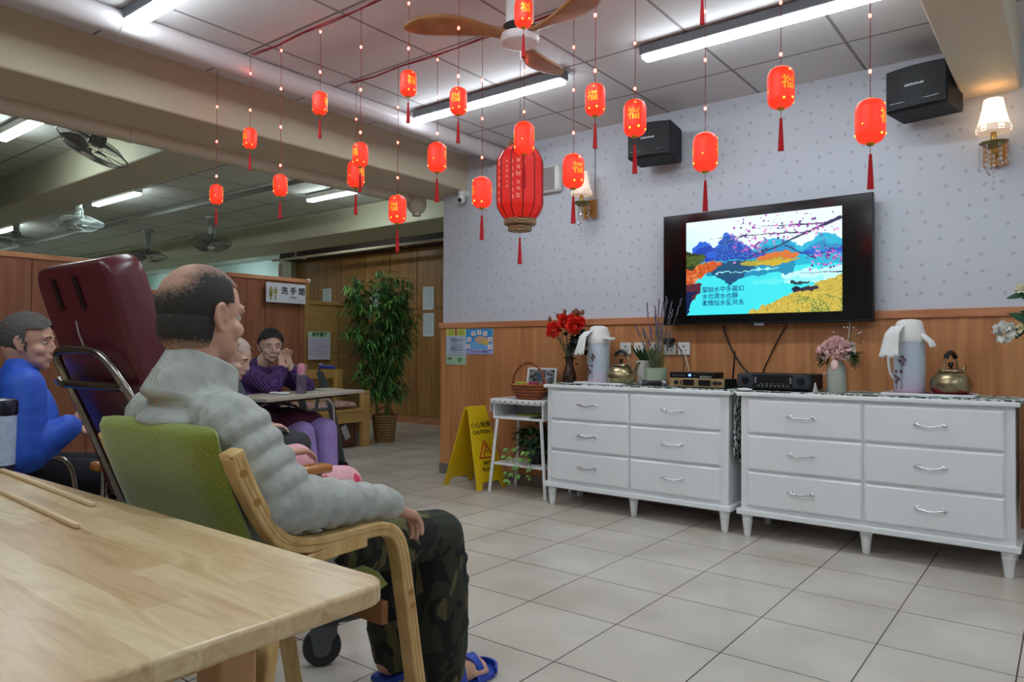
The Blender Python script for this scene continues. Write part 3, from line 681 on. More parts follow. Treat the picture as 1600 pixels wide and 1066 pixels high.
# ---------------------------------------------------------------- things on the chests
TZ = DT+.007
def flower_print():
    m, nt, b = newmat('flask_paint'); b.inputs['Roughness'].default_value = .25
    tc = N(nt, 'ShaderNodeTexCoord'); sp = N(nt, 'ShaderNodeSeparateXYZ'); nt.links.new(tc.outputs['Object'], sp.inputs[0])
    nt.links.new(ramp(nt, sp.outputs[2], [(0, 'c9b8cc'), (.10, 'b9c4d2'), (.35, 'c3ced8')]), b.inputs['Base Color'])
    return m
M_flask = flower_print(); M_ink = plain('flask_flower_ink', '6f4a55', .5); M_ink2 = plain('flask_stem_ink', '5c6068', .5)
def flask(x, y, label, rz, towel=True, spout_up=False, right=False):
    t = thing('thermos_jug', label, 'thermos', (x, y, TZ+.012), rz, 'white pump thermos jugs'); R = .074
    MB().lathe([(R*.99, 0), (R*1.03, .006), (R, .02), (R, .26), (R*.99, .268)], 40).build('body', M_flask, t, sharp=50)
    MB().lathe([(R*1.03, .262), (R*1.06, .268), (R*1.05, .30), (R*.98, .315), (R*.90, .335), (R*.86, .355), (R*.74, .372), (R*.4, .38), (0, .382)], 40).build('pump_lid', M_whitep, t, sharp=50)
    g = MB()      # spout on -Y (front), wide flat
    if spout_up: g.ribbon([(.03, 0, .30), (.075, 0, .295), (.115, 0, .262), (.128, 0, .235)], .035, .020, (0, 1, 0))
    else: g.ribbon([(.02, 0, .305), (.075, 0, .296), (.125, 0, .292), (.142, 0, .290)], .05, .018, (0, 1, 0))
    g.build('spout', M_whitep, t, bevel=.005)
    MB().tube(smoothpath([(-R*.9, 0, .29), (-R*1.5, 0, .26), (-R*1.62, 0, .17), (-R*1.45, 0, .09), (-R*.98, 0, .06)], 2), .008, 10).build('handle', M_whitep, t)
    f = MB(); q = MB(); fa = math.radians(-105)-rz if not right else math.radians(-118)-rz
    for da, z, s_ in ((-.28, .055, .012), (-.18, .075, .014), (-.38, .085, .012), (-.05, .07, .010), (.12, .11, .012), (.22, .15, .013), (.34, .17, .011), (.20, .185, .010), (.05, .165, .009), (-.3, .11, .009)):
        a = fa+da
        for k in range(5):
            aa = a + math.cos(k*1.256)*s_/R*.55; zz = z + math.sin(k*1.256)*s_*.55
            f.ell((R*1.003*math.cos(aa), R*1.003*math.sin(aa), zz), (.0045, .0045, .0045), nu=6, nv=4)
    for da, z in ((-.25, .07), (.15, .16)): a = fa+da; q.tube([((R+.0012)*math.cos(a), (R+.0012)*math.sin(a), .02), ((R+.0012)*math.cos(a+.02), (R+.0012)*math.sin(a+.02), z)], .0014, 5)
    f.build('printed_flowers', M_ink, t); q.build('printed_stems', M_ink2, t)
    return t
def towel(x, y, z, label, rz):
    t = thing('towel', label, 'towel', (x, y, z), rz); K, J = 12, 8; vs = []
    for k in range(K+1):
        for j in range(J+1):
            s_ = k/K; u = (j/J-.5)
            vs.append((-.055*min(s_*3, 1) - .045*s_ + .004*math.sin(j*2.2+k*.4), u*(.055+.05*s_)+.0, -.175*max(0, s_-.12) + .012*math.sin(j*1.6)*s_*.6))
    o = MB().add(vs, [(k*(J+1)+j, k*(J+1)+j+1, (k+1)*(J+1)+j+1, (k+1)*(J+1)+j) for k in range(K) for j in range(J)]).build('cloth', plain('white_towel', 'e8e8e6', .9, bump=.3, bscale=400), t)
    s = o.modifiers.new('thickness', 'SOLIDIFY'); s.thickness = .010; s.offset = 0
    return t
def tray(x, y, w_, d_, label, m):
    t = thing('tray', label, 'tray', (x, y, TZ), 0)
    MB().bb(-w_/2, w_/2, -d_/2, d_/2, 0, .006).build('base', m, t, bevel=.003); g = MB()
    for sx in (-1, 1): g.bb(sx*w_/2-.006, sx*w_/2+.006, -d_/2, d_/2, .0, .014)
    for sy in (-1, 1): g.bb(-w_/2, w_/2, sy*d_/2-.006, sy*d_/2+.006, .0, .014)
    g.build('rim', m, t, bevel=.003); return t
tray(-2.47, 4.19, .36, .20, 'white oval-cornered tray under the left thermos jug and kettle', M_white)
tray(-.575, 4.22, .40, .22, 'white tray with pink lining under the right thermos jug and kettle', M_white)
t = thing('tray_cloth', 'magenta patterned cloth lining the right tray', 'cloth', (-.575, 4.22, TZ+.0065)); MB().bb(-.185, .185, -.095, .095, 0, .003).build('sheet', plain('magenta_cloth', '9c2f63', .8, noise=.5, nscale=40), t)
flask(-2.535, 4.22, 'white pump thermos jug on the left chest with its spout pointing right', math.radians(-20))
flask(-.665, 4.22, 'white pump thermos jug at the right with its spout bent downwards', math.radians(-25), spout_up=True, right=True)
towel(-2.567, 4.172, TZ+.352, 'white towel draped over the left thermos jug', math.radians(68))
towel(-.700, 4.172, TZ+.352, 'white towel draped over the right thermos jug', math.radians(68))

def kettle(x, y, label, rz, upright, base_pink=False):
    t = thing('kettle', label, 'kettle', (x, y, TZ+.012), rz, 'old brass kettles')
    t.scale = (1.18, 1.18, 1.18)
    M_kb = plain('tarnished_brass', 'a79a78', .3, 1, noise=.25, nscale=18)
    s_ = 1.0
    MB().lathe([(.0, 0), (.062, 0), (.074, .012), (.080, .035), (.076, .062), (.060, .085), (.045, .094), (.045, .099), (.050, .100)], 36).build('body', M_kb, t, sharp=50)
    MB().lathe([(.051, .098), (.048, .104), (.03, .108), (.0, .110)], 30).build('lid', M_kb, t); MB().lathe([(.006, .108), (.006, .116), (.012, .122), (.010, .134), (0, .137)], 14).build('lid_knob', M_black, t)
    MB().tube([(.062, 0, .025), (.088, 0, .040), (.105, 0, .075), (.122, 0, .110), (.132, 0, .113)], [.016, .014, .010, .008, .007], 12).build('spout', M_kb, t)
    a = arc((0, 0, .10), .062, 5, 175, 16); h = MB().tube([(p[0], p[1], .088 + (p[2]-.10)*1.45) for p in a], .0045, 8).build('handle', M_kb, t)
    MB().tube([(p[0], p[1], .088 + (p[2]-.10)*1.45) for p in a[4:13]], .010, 10).build('grip', M_black, h)
    return t
kettle(-2.335, 4.17, 'dull brass kettle with black grip and spout to the right, beside the left thermos', math.radians(-12), True)
kettle(-.480, 4.22, 'round brass kettle seen end-on, beside the right thermos jug', math.radians(72), True)

M_leaf = plain('green_leaf', '2f5a2b', .5, noise=.3, nscale=12); M_leafd = plain('dark_leaf', '1f3a22', .5, noise=.3, nscale=12); M_soil = plain('soil', '3a2c22', .9)
# aloe in a white pitcher
t = thing('pitcher_planter', 'white floral pitcher with a large handle holding a small aloe', 'planter', (-2.232, 4.31, TZ)); t.scale = (1.1, 1.1, 1.1)
MB().lathe([(.0, 0), (.042, 0), (.048, .01), (.046, .05), (.055, .11), (.060, .145), (.055, .146), (.05, .11)], 28).build('jug', plain('porcelain', 'dedad6', .2, noise=.05, nscale=30), t)
MB().tube(smoothpath([(.045, -.01, .03), (.075, -.015, .05), (.10, -.02, .11), (.085, -.02, .135), (.05, -.01, .11)], 2), .006, 8).build('handle', plain('porcelain_handle', 'dcd4d0', .2), t)
g = MB()
for i in range(22):
    a = i*2.4; L = .09+.05*random.random(); g.leaf((0.02*math.cos(a), .02*math.sin(a), .13), (math.cos(a)*.55, math.sin(a)*.55, 1), (math.cos(a), math.sin(a), 0), L, .022, -.15)
g.build('aloe_leaves', M_leaf, t)
# lavender
t = thing('lavender_pot', 'pale green cylindrical pot of dried lavender stems left of the television', 'potted plant', (-2.105, 4.21, TZ)); t.scale = (1.2, 1.2, 1.12)
MB().lathe([(0, 0), (.052, 0), (.056, .004), (.060, .10), (.062, .104), (.056, .104), (.054, .09)], 36).build('pot', plain('celadon', 'b9c9ae', .45), t)
MB().lathe([(0, .092), (.055, .092)], 20).build('soil', M_soil, t)
M_lavp = plain('lavender_purple', '6b5a78', .8); g = MB(); rr = random.Random(4)
for i in range(34):
    a = rr.uniform(0, 2*PI); r0 = rr.uniform(0, .035); le = rr.uniform(.02, .10); H = rr.uniform(.22, .42) if i < 26 else rr.uniform(.12, .2)
    p = [Vector((r0*math.cos(a), r0*math.sin(a), .09)), Vector(((r0+le*.4)*math.cos(a), (r0+le*.4)*math.sin(a), .09+H*.5)), Vector(((r0+le)*math.cos(a), (r0+le)*math.sin(a), .09+H))]
    g.tube(p, .0013, 5); f = MB()
    for k in range(9):
        q = p[2] + (p[1]-p[2])*(k*.055); f.ell(q + Vector((rr.uniform(-.003, .003), rr.uniform(-.003, .003), 0)), (.0045, .0045, .006), nu=6, nv=4)
    f.build('flower_spike', M_lavp, t)
for i in range(420):
    a = rr.uniform(0, 2*PI); r0 = rr.uniform(0, .055)*rr.random()**.3; z = rr.uniform(.09, .19)
    d = Vector((math.cos(a)*rr.uniform(.2, 1.1), math.sin(a)*rr.uniform(.2, 1.1), 1)); g.leaf((r0*math.cos(a), r0*math.sin(a), z), d, (0, 0, 1), .035, .0035, .1, 1)
g.build('stems', plain('sage_stems', '6a7552', .7, noise=.3), t)
# striped tin
t = thing('tin', 'small pale blue striped tin behind the black set-top box', 'tin', (-1.985, 4.33, TZ+.05)); MB().lathe([(0, -.05), (.036, -.05), (.036, .025), (.034, .028), (0, .028)], 28).build('body', plain('pale_blue_tin', 'a9c8d4', .4), t)
g = MB(); [g.lathe([(.0362, z), (.0366, z+.001), (.0362, z+.005)], 28) for z in (-.03, -.014, .002, .014)]; g.build('stripes', plain('tin_stripe', '5fa0bb', .4), t)
# microphone
t = thing('microphone', 'black wireless microphone lying on the left chest', 'microphone', (-2.10, 4.09, TZ+.022), math.radians(14))
MB().cyl((0, 0, 0), (.085, .008, 0), .014, .017, 18).build('handle', M_blackm, t); MB().cyl((-.035, -.003, 0), (0, 0, 0), .020, .017, 20).build('cap', plain('mic_cap', '2a2f3a', .3), t)
MB().ell((.100, .009, 0), (.024, .022, .022), nu=18, nv=12).build('head', plain('mic_mesh', '8b8d90', .35, .8), t); MB().cyl((-.042, -.004, 0), (-.034, -.003, 0), .011, n=16).build('end_ring', M_whitep, t)
# gold mixer and boxes
t = thing('karaoke_mixer', 'gold-fronted karaoke mixer with two black display windows', 'mixer', (-1.79, 4.20, TZ), 0)
MB().bb(-.175, .175, -.08, .12, .006, .056).build('case', plain('dark_case', '1a1a1c', .4), t, bevel=.003)
fp = MB().bb(-.175, .175, -.086, -.08, .006, .058).build('front_panel', plain('gold_panel', 'c2a678', .3, .5), t, bevel=.002)
g = MB(); g.bb(-.085, -.015, -.089, -.085, .014, .050); g.bb(.015, .090, -.089, -.085, .014, .050); g.build('display', M_black, fp)
for x, r in ((-.128, .012), (.122, .013), (.150, .010)): MB().cyl((x, -.100, .032), (x, -.086, .032), r, n=22).build('knob', M_blackm, fp)
g = MB(); [g.cyl((x, -.089, z), (x, -.086, z), .003, n=8) for x in (-.102, -.096, .098) for z in (.02, .03, .04)]; g.build('buttons', M_blackm, fp)
for x in (-.15, .15): MB().cyl((x, 0, 0), (x, 0, .008), .012, n=12).build('foot', M_black, t)
t = thing('set_top_box', 'black set-top box with a blue light standing on the gold mixer', 'media box', (-1.845, 4.22, TZ+.058), 0)
MB().bb(-.13, .15, -.08, .09, 0, .036).build('case', M_black, t, bevel=.003)
MB().bb(-.005, .010, -.0825, -.079, .012, .024).build('blue_light', plain('blue_led', '3050ff', .3, emit='4a6cff', es=6), t); g = MB(); [g.bb(-.11+.018*k, -.104+.018*k, -.0815, -.079, .014, .018) for k in range(5)]; g.bb(.03, .036, -.0815, -.079, .014, .018); g.build('indicator_marks', plain('pale_marks', 'b9c2ce', .4), t)
t = thing('remote_pouch', 'small grey card lying on the gold mixer', 'card', (-1.74, 4.15, TZ+.064), math.radians(8)); MB().box((0, 0, .006), (.07, .05, .010), Euler((.25, 0, 0)).to_matrix()).build('sleeve', plain('grey_card', '777d86', .4), t, bevel=.002)
t = thing('cable_coil', 'heap of dark cables between the mixer and the amplifier', 'cables', (-1.585, 4.37, TZ)); g = MB()
for k in range(7): g.tube([(.05*math.cos(a)*(1-.07*k), .045*math.sin(a)*(1-.05*k), .010+.010*k+.004*math.sin(3*a+k)) for a in [2*PI*i/18 for i in range(18)]], .0045, 6, closed=True)
g.build('coil', M_blackm, t)
t = thing('antenna', 'thin black upright antenna behind the mixer', 'antenna', (-1.66, 4.36, TZ)); MB().lathe([(0, 0), (.022, 0), (.02, .012), (0, .014)], 18).build('base', M_black, t)
MB().tube([(0, 0, .01), (.008, 0, .12), (.018, 0, .225)], [.007, .006, .004], 8).build('rod', M_black, t)
# amplifier
t = thing('amplifier', 'black karaoke amplifier with two round dials under the television', 'amplifier', (-1.335, 4.22, TZ), 0)
MB().bb(-.205, .205, -.09, .15, .008, .095).build('case', M_blackm, t, bevel=.004); fp = MB().bb(-.205, .205, -.098, -.09, .010, .094).build('front_panel', plain('amp_panel', '17181c', .3), t, bevel=.003)
for x in (-.155, .155):
    MB().prism([(x-.045, .018), (x+.035, .018), (x+.050, .052), (x+.035, .088), (x-.045, .088)], -.102, -.097, 'Y').build('dial_plate', plain('slate_plate', '3a3f48', .35), fp, bevel=.002)
    MB().cyl((x, -.118, .056), (x, -.100, .056), .020, n=26).build('dial', M_black, fp)
MB().bb(-.075, .075, -.1, -.097, .050, .078).build('display', M_black, fp)
g = MB(); [g.cyl((x, -.101, z), (x, -.098, z), .0045, n=8) for x in (-.098, .098) for z in (.048, .060, .072)]; [g.cyl((-.08+.023*k, -.101, .028), (-.08+.023*k, -.098, .028), .004, n=8) for k in range(8)]; g.build('buttons', plain('pale_buttons', 'a9acb2', .4), fp)
g = MB(); [g.bb(-.07+.03*k, -.055+.03*k, -.1, -.098, .038, .041) for k in range(5)]; g.build('marks', plain('grey_marks', '85888e', .4), fp)
for x in (-.17, .17): MB().cyl((x, -.05, 0), (x, -.05, .01), .014, n=14).build('foot', M_black, t)
t = thing('figurine', 'small clear cone figurine at the right end of the amplifier', 'figurine', (-1.105, 4.12, TZ)); MB().lathe([(0, 0), (.014, 0), (.013, .01), (.008, .03), (.004, .05), (0, .056)], 14).build('cone', plain('milky_glass', 'cfd2cc', .2, trans=.3), t)
t = thing('computer_mouse', 'white flat mouse lying at the front edge between the two chests', 'mouse', (-1.47, 4.05, TZ)); MB().ell((0, 0, .006), (.045, .022, .009)).build('shell', M_whitep, t)

# flowers
def petals(g, c, r, n, layers, rr, d=None, wid=.9, cup=.6):
    c = Vector(c); d = Vector(d or (0, 0, 1)).normalized(); x, y, _ = frame(d)
    for k in range(layers):
        for i in range(n):
            a = 2*PI*(i+.5*k)/n + rr.uniform(-.2, .2); o = x*math.cos(a) + y*math.sin(a); up = .25 + cup*(k/layers)*2
            L = r*(1-.22*k)*rr.uniform(.85, 1.1); g.leaf(c, o + d*up, d, L, L*wid, -.25, 3)
def blob_flower(g, c, r, rr, n=46):
    for i in range(n):
        v = Vector((rr.gauss(0, 1), rr.gauss(0, 1), rr.gauss(0, 1)+.2)).normalized(); g.leaf(Vector(c)+v*r*.35, v + Vector((rr.uniform(-.4, .4), rr.uniform(-.4, .4), rr.uniform(-.4, .4))), (v.y, v.z, v.x), r*.75, r*.75, .3, 2)
rr = random.Random(11)
t = thing('flower_vase', 'brown glass vase of red flowers and dark leaves at the left end of the chest', 'vase of flowers', (-2.80, 4.26, TZ))
MB().lathe([(.0, 0), (.046, 0), (.052, .02), (.050, .05), (.034, .10), (.026, .135), (.032, .165), (.040, .18), (.036, .18), (.024, .135)], 12).build('vase', plain('brown_glass', '4a2318', .08, trans=.5, spec=.8), t, smooth=False)
g = MB(); reds = MB(); buds = MB(); lv = MB(); lv2 = MB()
for c, r in (((-.115, -.03, .37), .052), ((-.03, -.02, .43), .05), ((.055, -.03, .40), .055), ((.02, .02, .435), .045), ((.085, .0, .42), .04)):
    g.tube(smoothpath([(0, 0, .12), (c[0]*.4, c[1]*.4, .25), c], 1), .003, 6); blob_flower(reds, c, r*1.15, rr, 90)
for c in ((-.155, -.02, .45), (-.10, .0, .47), (-.165, -.03, .34), (-.04, 0, .50), (.11, .0, .49), (-.13, 0, .42)):
    g.tube([(0, 0, .14), (c[0]*.5, 0, .3), c], .002, 5); buds.ell(c, (.013, .013, .020), nu=8, nv=6)
for c in ((.05, .01, .50), (.065, .02, .485), (.03, .01, .49)): buds.ell(c, (.02, .004, .022), nu=10, nv=6); g.tube([(0, 0, .2), c], .0018, 5)
for i in range(150):
    c = (rr.gauss(.085, .05), rr.gauss(0, .03), rr.gauss(.27, .045)); lv2.leaf(c, (rr.uniform(-1, 1), rr.uniform(-1, 1), rr.uniform(-.5, .8)), (0, 0, 1), .06, .042, .2, 2)
g.build('stems', M_leaf, t); reds.build('red_blooms', plain('red_petals', 'ee3a24', .6, noise=.15, nscale=40), t); buds.build('buds', plain('dusty_buds', '7a4a38', .7), t); lv2.build('leaves', plain('eucalyptus', '2f3c34', .6), t)
t = thing('flower_vase', 'small bunch of cream and mauve flowers half hidden behind the left thermos', 'vase of flowers', (-2.60, 4.40, TZ))
MB().lathe([(0, 0), (.035, 0), (.042, .03), (.035, .09), (.022, .13), (.028, .15), (.02, .15)], 20).build('vase', M_whitep, t); a_ = MB(); b_ = MB(); c_ = MB(); g = MB()
for c, r in (((-.03, -.04, .30), .045), ((.02, -.03, .345), .04), ((-.07, -.03, .27), .035)): blob_flower(a_, c, r, rr, 36); g.tube([(0, 0, .1), c], .003, 5)
for c, r in (((-.05, -.05, .215), .038), ((-.005, -.05, .235), .03)): blob_flower(b_, c, r, rr, 32)
for c in ((.03, -.06, .36), (-.02, -.06, .33), (-.035, -.06, .30)): blob_flower(c_, c, .016, rr, 14)
for i in range(24): g.leaf((rr.gauss(-.02, .04), rr.gauss(-.02, .02), rr.gauss(.24, .04)), (rr.uniform(-1, 1), rr.uniform(-1, 1), rr.uniform(-.3, 1)), (0, 0, 1), .05, .025, .2, 2)
a_.build('cream_blooms', plain('cream_petals', 'e6dfcb', .6), t); b_.build('mauve_blooms', plain('mauve_petals', 'a4738a', .6), t); c_.build('orange_blooms', plain('orange_petals', 'd98a4a', .6), t); g.build('stems', M_leafd, t)
t = thing('flower_vase', 'clear ribbed vase with a pink rose bouquet beside the amplifier', 'vase of flowers', (-1.01, 4.18, TZ))
g = MB(); n = 24; prof = [(.044, 0), (.046, .01), (.048, .10), (.044, .135), (.032, .165), (.030, .17)]; vs = [(r*(1+.05*(i % 2))*math.cos(2*PI*i/n), r*(1+.05*(i % 2))*math.sin(2*PI*i/n), z) for r, z in prof for i in range(n)]
g.add(vs, [(k*n+i, k*n+(i+1) % n, (k+1)*n+(i+1) % n, (k+1)*n+i) for k in range(len(prof)-1) for i in range(n)] + [tuple(range(n))[::-1]]); g.build('vase', plain('frosted_vase', 'c4cbc0', .18, trans=.3), t)
a_ = MB(); b_ = MB(); g = MB()
for c, r in (((.005, -.02, .225), .055), ((-.03, -.02, .245), .045), ((.04, -.01, .235), .05), ((-.06, -.03, .22), .042), ((.0, .0, .265), .045), ((.05, -.03, .205), .03)): blob_flower(a_, c, r, rr, 50)
for c in ((.09, -.02, .23), (-.055, -.02, .255), (.075, .01, .255)): blob_flower(b_, c, .02, rr, 16)
for i in range(150):
    sx = rr.choice((-1, 1)); g.leaf((sx*rr.uniform(.04, .075)+.01, rr.gauss(0, .03), rr.gauss(.195, .02)), (sx*rr.uniform(.3, 1), rr.uniform(-.8, .8), rr.uniform(-.5, .5)), (0, 0, 1), .065, .012, .2, 2)
for i in range(16): p = Vector((rr.uniform(-.02, .06), .0, .24)); q = p + Vector((rr.uniform(-.03, .09), rr.uniform(-.02, .03), rr.uniform(.03, .13))); g.tube([p, q], .001, 4); b_.ell(q, .004, nu=5, nv=4)
a_.ell((0, -.045, .15), (.022, .008, .03), nu=12, nv=8); a_.build('pink_blooms', plain('pink_petals', 'f2cccb', .6, noise=.1, nscale=50), t); b_.build('white_sprigs', plain('white_petals', 'e9e6df', .7), t); g.build('foliage', M_leaf, t)
# white roses entering from the right edge, vase stands on a side stand beyond the frame
t = thing('plant_stand', 'white stand beyond the right chest that carries the white rose vase', 'stand', (.18, 4.22, 0)); MB().bb(-.17, .17, -.17, .17, .78, .80).build('top', M_white, t, bevel=.004)
for sx in (-1, 1):
    for sy in (-1, 1): MB().bb(sx*.14-.015, sx*.14+.015, sy*.14-.015, sy*.14+.015, 0, .78).build('leg', M_white, t)
t = thing('rose_vase', 'white roses with large dark green leaves reaching in at the right edge', 'vase of flowers', (.16, 4.20, .80))
MB().lathe([(0, 0), (.06, 0), (.08, .05), (.07, .14), (.04, .2), (.045, .22), (.035, .22)], 24).build('vase', M_whitep, t); g = MB(); lv = MB(); a_ = MB(); b_ = MB()
br = {'a': [(0, 0, .2), (-.12, -.04, .36), (-.30, -.08, .37), (-.40, -.10, .365)], 'b': [(0, 0, .2), (-.14, -.06, .42), (-.26, -.09, .49), (-.34, -.10, .525)], 'c': [(0, 0, .2), (-.1, 0, .45), (-.16, 0, .56)]}
for p in br.values(): g.tube(smoothpath(p, 2), .0035, 6)
for p, d, L in (((-.30, -.08, .38), (-.5, -.1, .35), .11), ((-.28, -.08, .37), (-1, -.1, -.02), .10), ((-.25, -.08, .40), (-.9, 0, .5), .11), ((-.22, -.07, .37), (-.5, -.4, -.7), .10), ((-.20, -.07, .40), (.1, -.2, 1), .11), ((-.17, -.06, .38), (-.3, -.3, -.9), .10), ((-.26, -.09, .46), (-.6, 0, .45), .11), ((-.23, -.09, .47), (.2, -.3, -.8), .11), ((-.32, -.10, .515), (-.9, 0, -.05), .085), ((-.20, -.07, .47), (-.3, -.2, .9), .10), ((-.22, -.08, .43), (.6, -.3, .2), .12), ((-.15, -.05, .42), (-.2, -.5, .3), .12), ((-.16, -.06, .52), (-.4, -.2, .6), .10), ((-.33, -.09, .37), (-.4, -.2, -.6), .07), ((-.12, -.04, .36), (-.3, -.5, -.8), .10)):
    lv.leaf(p, d, (0, -.7, .7), L, L*.52, .15, 4)
blob_flower(a_, (-.405, -.12, .345), .052, rr, 60); blob_flower(b_, (-.345, -.13, .36), .022, rr, 26); blob_flower(b_, (-.295, -.12, .375), .014, rr, 16)
c_ = MB(); blob_flower(c_, (-.345, -.10, .545), .024, rr, 30); c_.build('upper_bud', plain('cream_rose_upper', 'e9e2b8', .6), t)
g.build('stems', M_leafd, t); lv.build('leaves', plain('rose_leaves', '1e4a2a', .4, noise=.25, nscale=15), t); a_.build('white_bloom', plain('white_rose', 'e8e6e0', .6), t); b_.build('cream_buds', plain('cream_rose', 'e9e2b8', .6), t)

# ---------------------------------------------------------------- side table with basket
ST = thing('side_table', 'small white ladder-leg side table left of the chests', 'side table', (-3.17, 4.30, 0)); g = None
MB().bb(-.235, .225, -.15, .15, .545, .562).build('shelf_board', M_white, ST, bevel=.003); MB().bb(-.235, .225, -.15, .15, .675, .69).build('top', M_white, ST, bevel=.003)
MB().bb(-.235, -.22, -.15, .15, .562, .675).build('side_board', M_white, ST); MB().bb(.21, .225, -.15, .15, .562, .675).build('side_board', M_white, ST); MB().bb(-.22, .21, .14, .15, .562, .675).build('back_board', M_white, ST)
MB().bb(-.225, .215, -.155, .155, .205, .222).build('lower_shelf', M_white, ST, bevel=.003)
for sx in (-1, 1):
    for sy in (-1, 1): MB().cyl((sx*.255-.005, sy*.16, 0), (sx*.20-.005, sy*.135, .547), .0125, n=14).build('leg', M_white, ST)
t = thing('table_cover', 'white scalloped cloth with small prints on the side table', 'cloth', (-3.17, 4.30, .69)); g = MB(); n = 30; vs = []; 
for i in range(n+1):
    x = -.25+.495*i/n; dz = -.028-.008*abs(math.sin(i*.9)); vs += [(x, .15, .003), (x, -.155, .003), (x, -.163, -.004), (x, -.168, dz)]
g.add(vs, [(i*4+j, i*4+j+1, i*4+5+j, i*4+4+j) for i in range(n) for j in range(3)]); vs = []
for i in range(n+1):
    y = -.155+.30*i/n; vs += [(-.245, y, .003), (-.255, y, -.005), (-.262, y, -.09-.01*abs(math.sin(i*.8)))]
g.add(vs, [(i*3+j, i*3+j+1, i*3+4+j, i*3+3+j) for i in range(n) for j in range(2)])
o = g.build('sheet', plain('white_cloth', 'dfe0e2', .85), t); s = o.modifiers.new('thickness', 'SOLIDIFY'); s.thickness = .002
g = MB()
for i in range(9): g.ell((-.21+.053*i, -.1675, -.014), (.006, .002, .007), nu=8, nv=5)
g.build('prints', plain('grey_print', '5a6470', .8), t)
for i, (x, z, w_, m, lb) in enumerate(((-.05, .5625, .30, 'd8d4c8', 'lowest white magazine lying in the shelf of the side table'), (-.02, .570, .26, 'a9a9ae', 'grey booklet on the magazine in the side table shelf'), (.06, .577, .18, '8c8a3a', 'yellow-green booklet on top in the side table shelf'))):
    t = thing('magazine', lb, 'magazine', (-3.17+x, 4.25, z), math.radians(4*i-3), 'papers in the side table shelf'); MB().bb(-w_/2, w_/2, -.085, .085, 0, .006).build('cover', plain('magazine_cover', m, .5), t)
t = thing('fruit_basket', 'brown oval wicker basket with a tall hoop handle on the side table', 'basket', (-3.135, 4.24, .694)); t.scale = (1.15, 1.15, 1.15)
def weave(name, c1, c2, s1=90, s2=60):
    m, nt, b = newmat(name); wv = N(nt, 'ShaderNodeTexWave', wave_type='BANDS', bands_direction='Z'); wv.inputs['Scale'].default_value = s1/6; wv.inputs['Distortion'].default_value = 3; wv.inputs['Detail Scale'].default_value = 6
    nt.links.new(mapping(nt), wv.inputs['Vector']); nt.links.new(ramp(nt, wv.outputs[0], [(.2, c1), (.7, c2)]), b.inputs['Base Color']); b.inputs['Roughness'].default_value = .6
    bp = N(nt, 'ShaderNodeBump'); bp.inputs['Strength'].default_value = .7; bp.inputs['Distance'].default_value = .004; nt.links.new(wv.outputs[0], bp.inputs['Height']); nt.links.new(bp.outputs[0], b.inputs['Normal']); return m
M_wick = weave('wicker', '6e3514', 'a55a2a')
MB().lathe([(0, 0), (.085, 0), (.100, .02), (.120, .055), (.133, .088), (.126, .088), (.112, .055), (.095, .02)], 40, sx=1.0, sy=.78).build('bowl', M_wick, t)
MB().tube([(.132*math.cos(a), .132*.78*math.sin(a), .09) for a in [2*PI*i/32 for i in range(32)]], .007, 8, closed=True).build('rim', M_wick, t)
a = arc((0, 0, .09), .125, 0, 180, 24); MB().tube([(p[0]*1.0, -.01, .09+(p[2]-.09)*1.12) for p in a], .008, 8).build('hoop_handle', M_wick, t)
rr = random.Random(3)
def fruits(nm, lb, cat, m, spots, r, g_):
    first = None
    for i, (x, y, z) in enumerate(spots):
        if first is None: first = tag(MB().ell((0, 0, 0), (r, r, r*.95), nu=14, nv=9).build(nm, m), lb, cat, g_); o = first
        else: o = first.copy(); C.objects.link(o)
        o.location = (-3.135+x, 4.24+y, (.694+z*1.15+.004))
fruits('green_grape', 'green grape heaped in the left of the wicker basket', 'grape', plain('green_grape_skin', 'a4b83a', .3), [(-.085+.022*i, -.05+.02*j, .085+.012*((i+j) % 2)) for i in range(4) for j in range(3)], .013, 'green grapes in the basket')
fruits('red_berry', 'dark pink berry heaped in the right of the wicker basket', 'berry', plain('berry_skin', 'a63a5c', .35), [(.025+.024*i, -.045+.026*j, .088+.012*((i+j) % 2)) for i in range(3) for j in range(3)], .014, 'pink berries in the basket')
fruits('orange_kumquat', 'small orange fruit in the middle of the wicker basket', 'fruit', plain('orange_skin', 'cc6a2a', .4), [(.0, -.055, .088), (.005, -.02, .09)], .016, 'orange fruits in the basket')
t = thing('photo_frame', 'white-framed photo leaning behind the wicker basket', 'photo frame', (-3.135, 4.36, .695), math.radians(0)); t.rotation_euler.x = math.radians(-10)
g = MB(); g.bb(-.135, .135, 0, .014, 0, .016); g.bb(-.135, .135, 0, .014, .214, .23); g.bb(-.135, -.117, 0, .014, .016, .214); g.bb(.117, .135, 0, .014, .016, .214); g.build('frame', M_white, t, bevel=.002)
def ph(U, V):
    r = np.random.default_rng(9); c = np.zeros(U.shape+(3,)) + .48 + .10*np.sin(9*U+4*V)[..., None]
    for i in range(60): x, y, s_ = r.random(), r.random(), r.uniform(.02, .08); c[((U-x)**2+(V-y)**2) < s_**2] = r.choice([.12, .2, .35, .6, .75])*np.array([r.uniform(.8, 1.1), .95, r.uniform(.85, 1.15)])
    c[(np.abs(U-.5) < .16) & (V > .12) & (V < .38)] = (.25, .35, .52); c[(np.abs(U-.6) < .05) & (V > .2) & (V < .5)] = (.1, .1, .12); return c
painted('photo_print', .236, .20, 50, 42, ph, M_post, t, Matrix.Translation((0, .002, .115)))
MB().bb(-.12, .12, .008, .016, .01, .22).build('backing', M_dark, t); MB().bb(-.02, .02, .014, .07, 0, .01).build('foot_strut', M_dark, t)
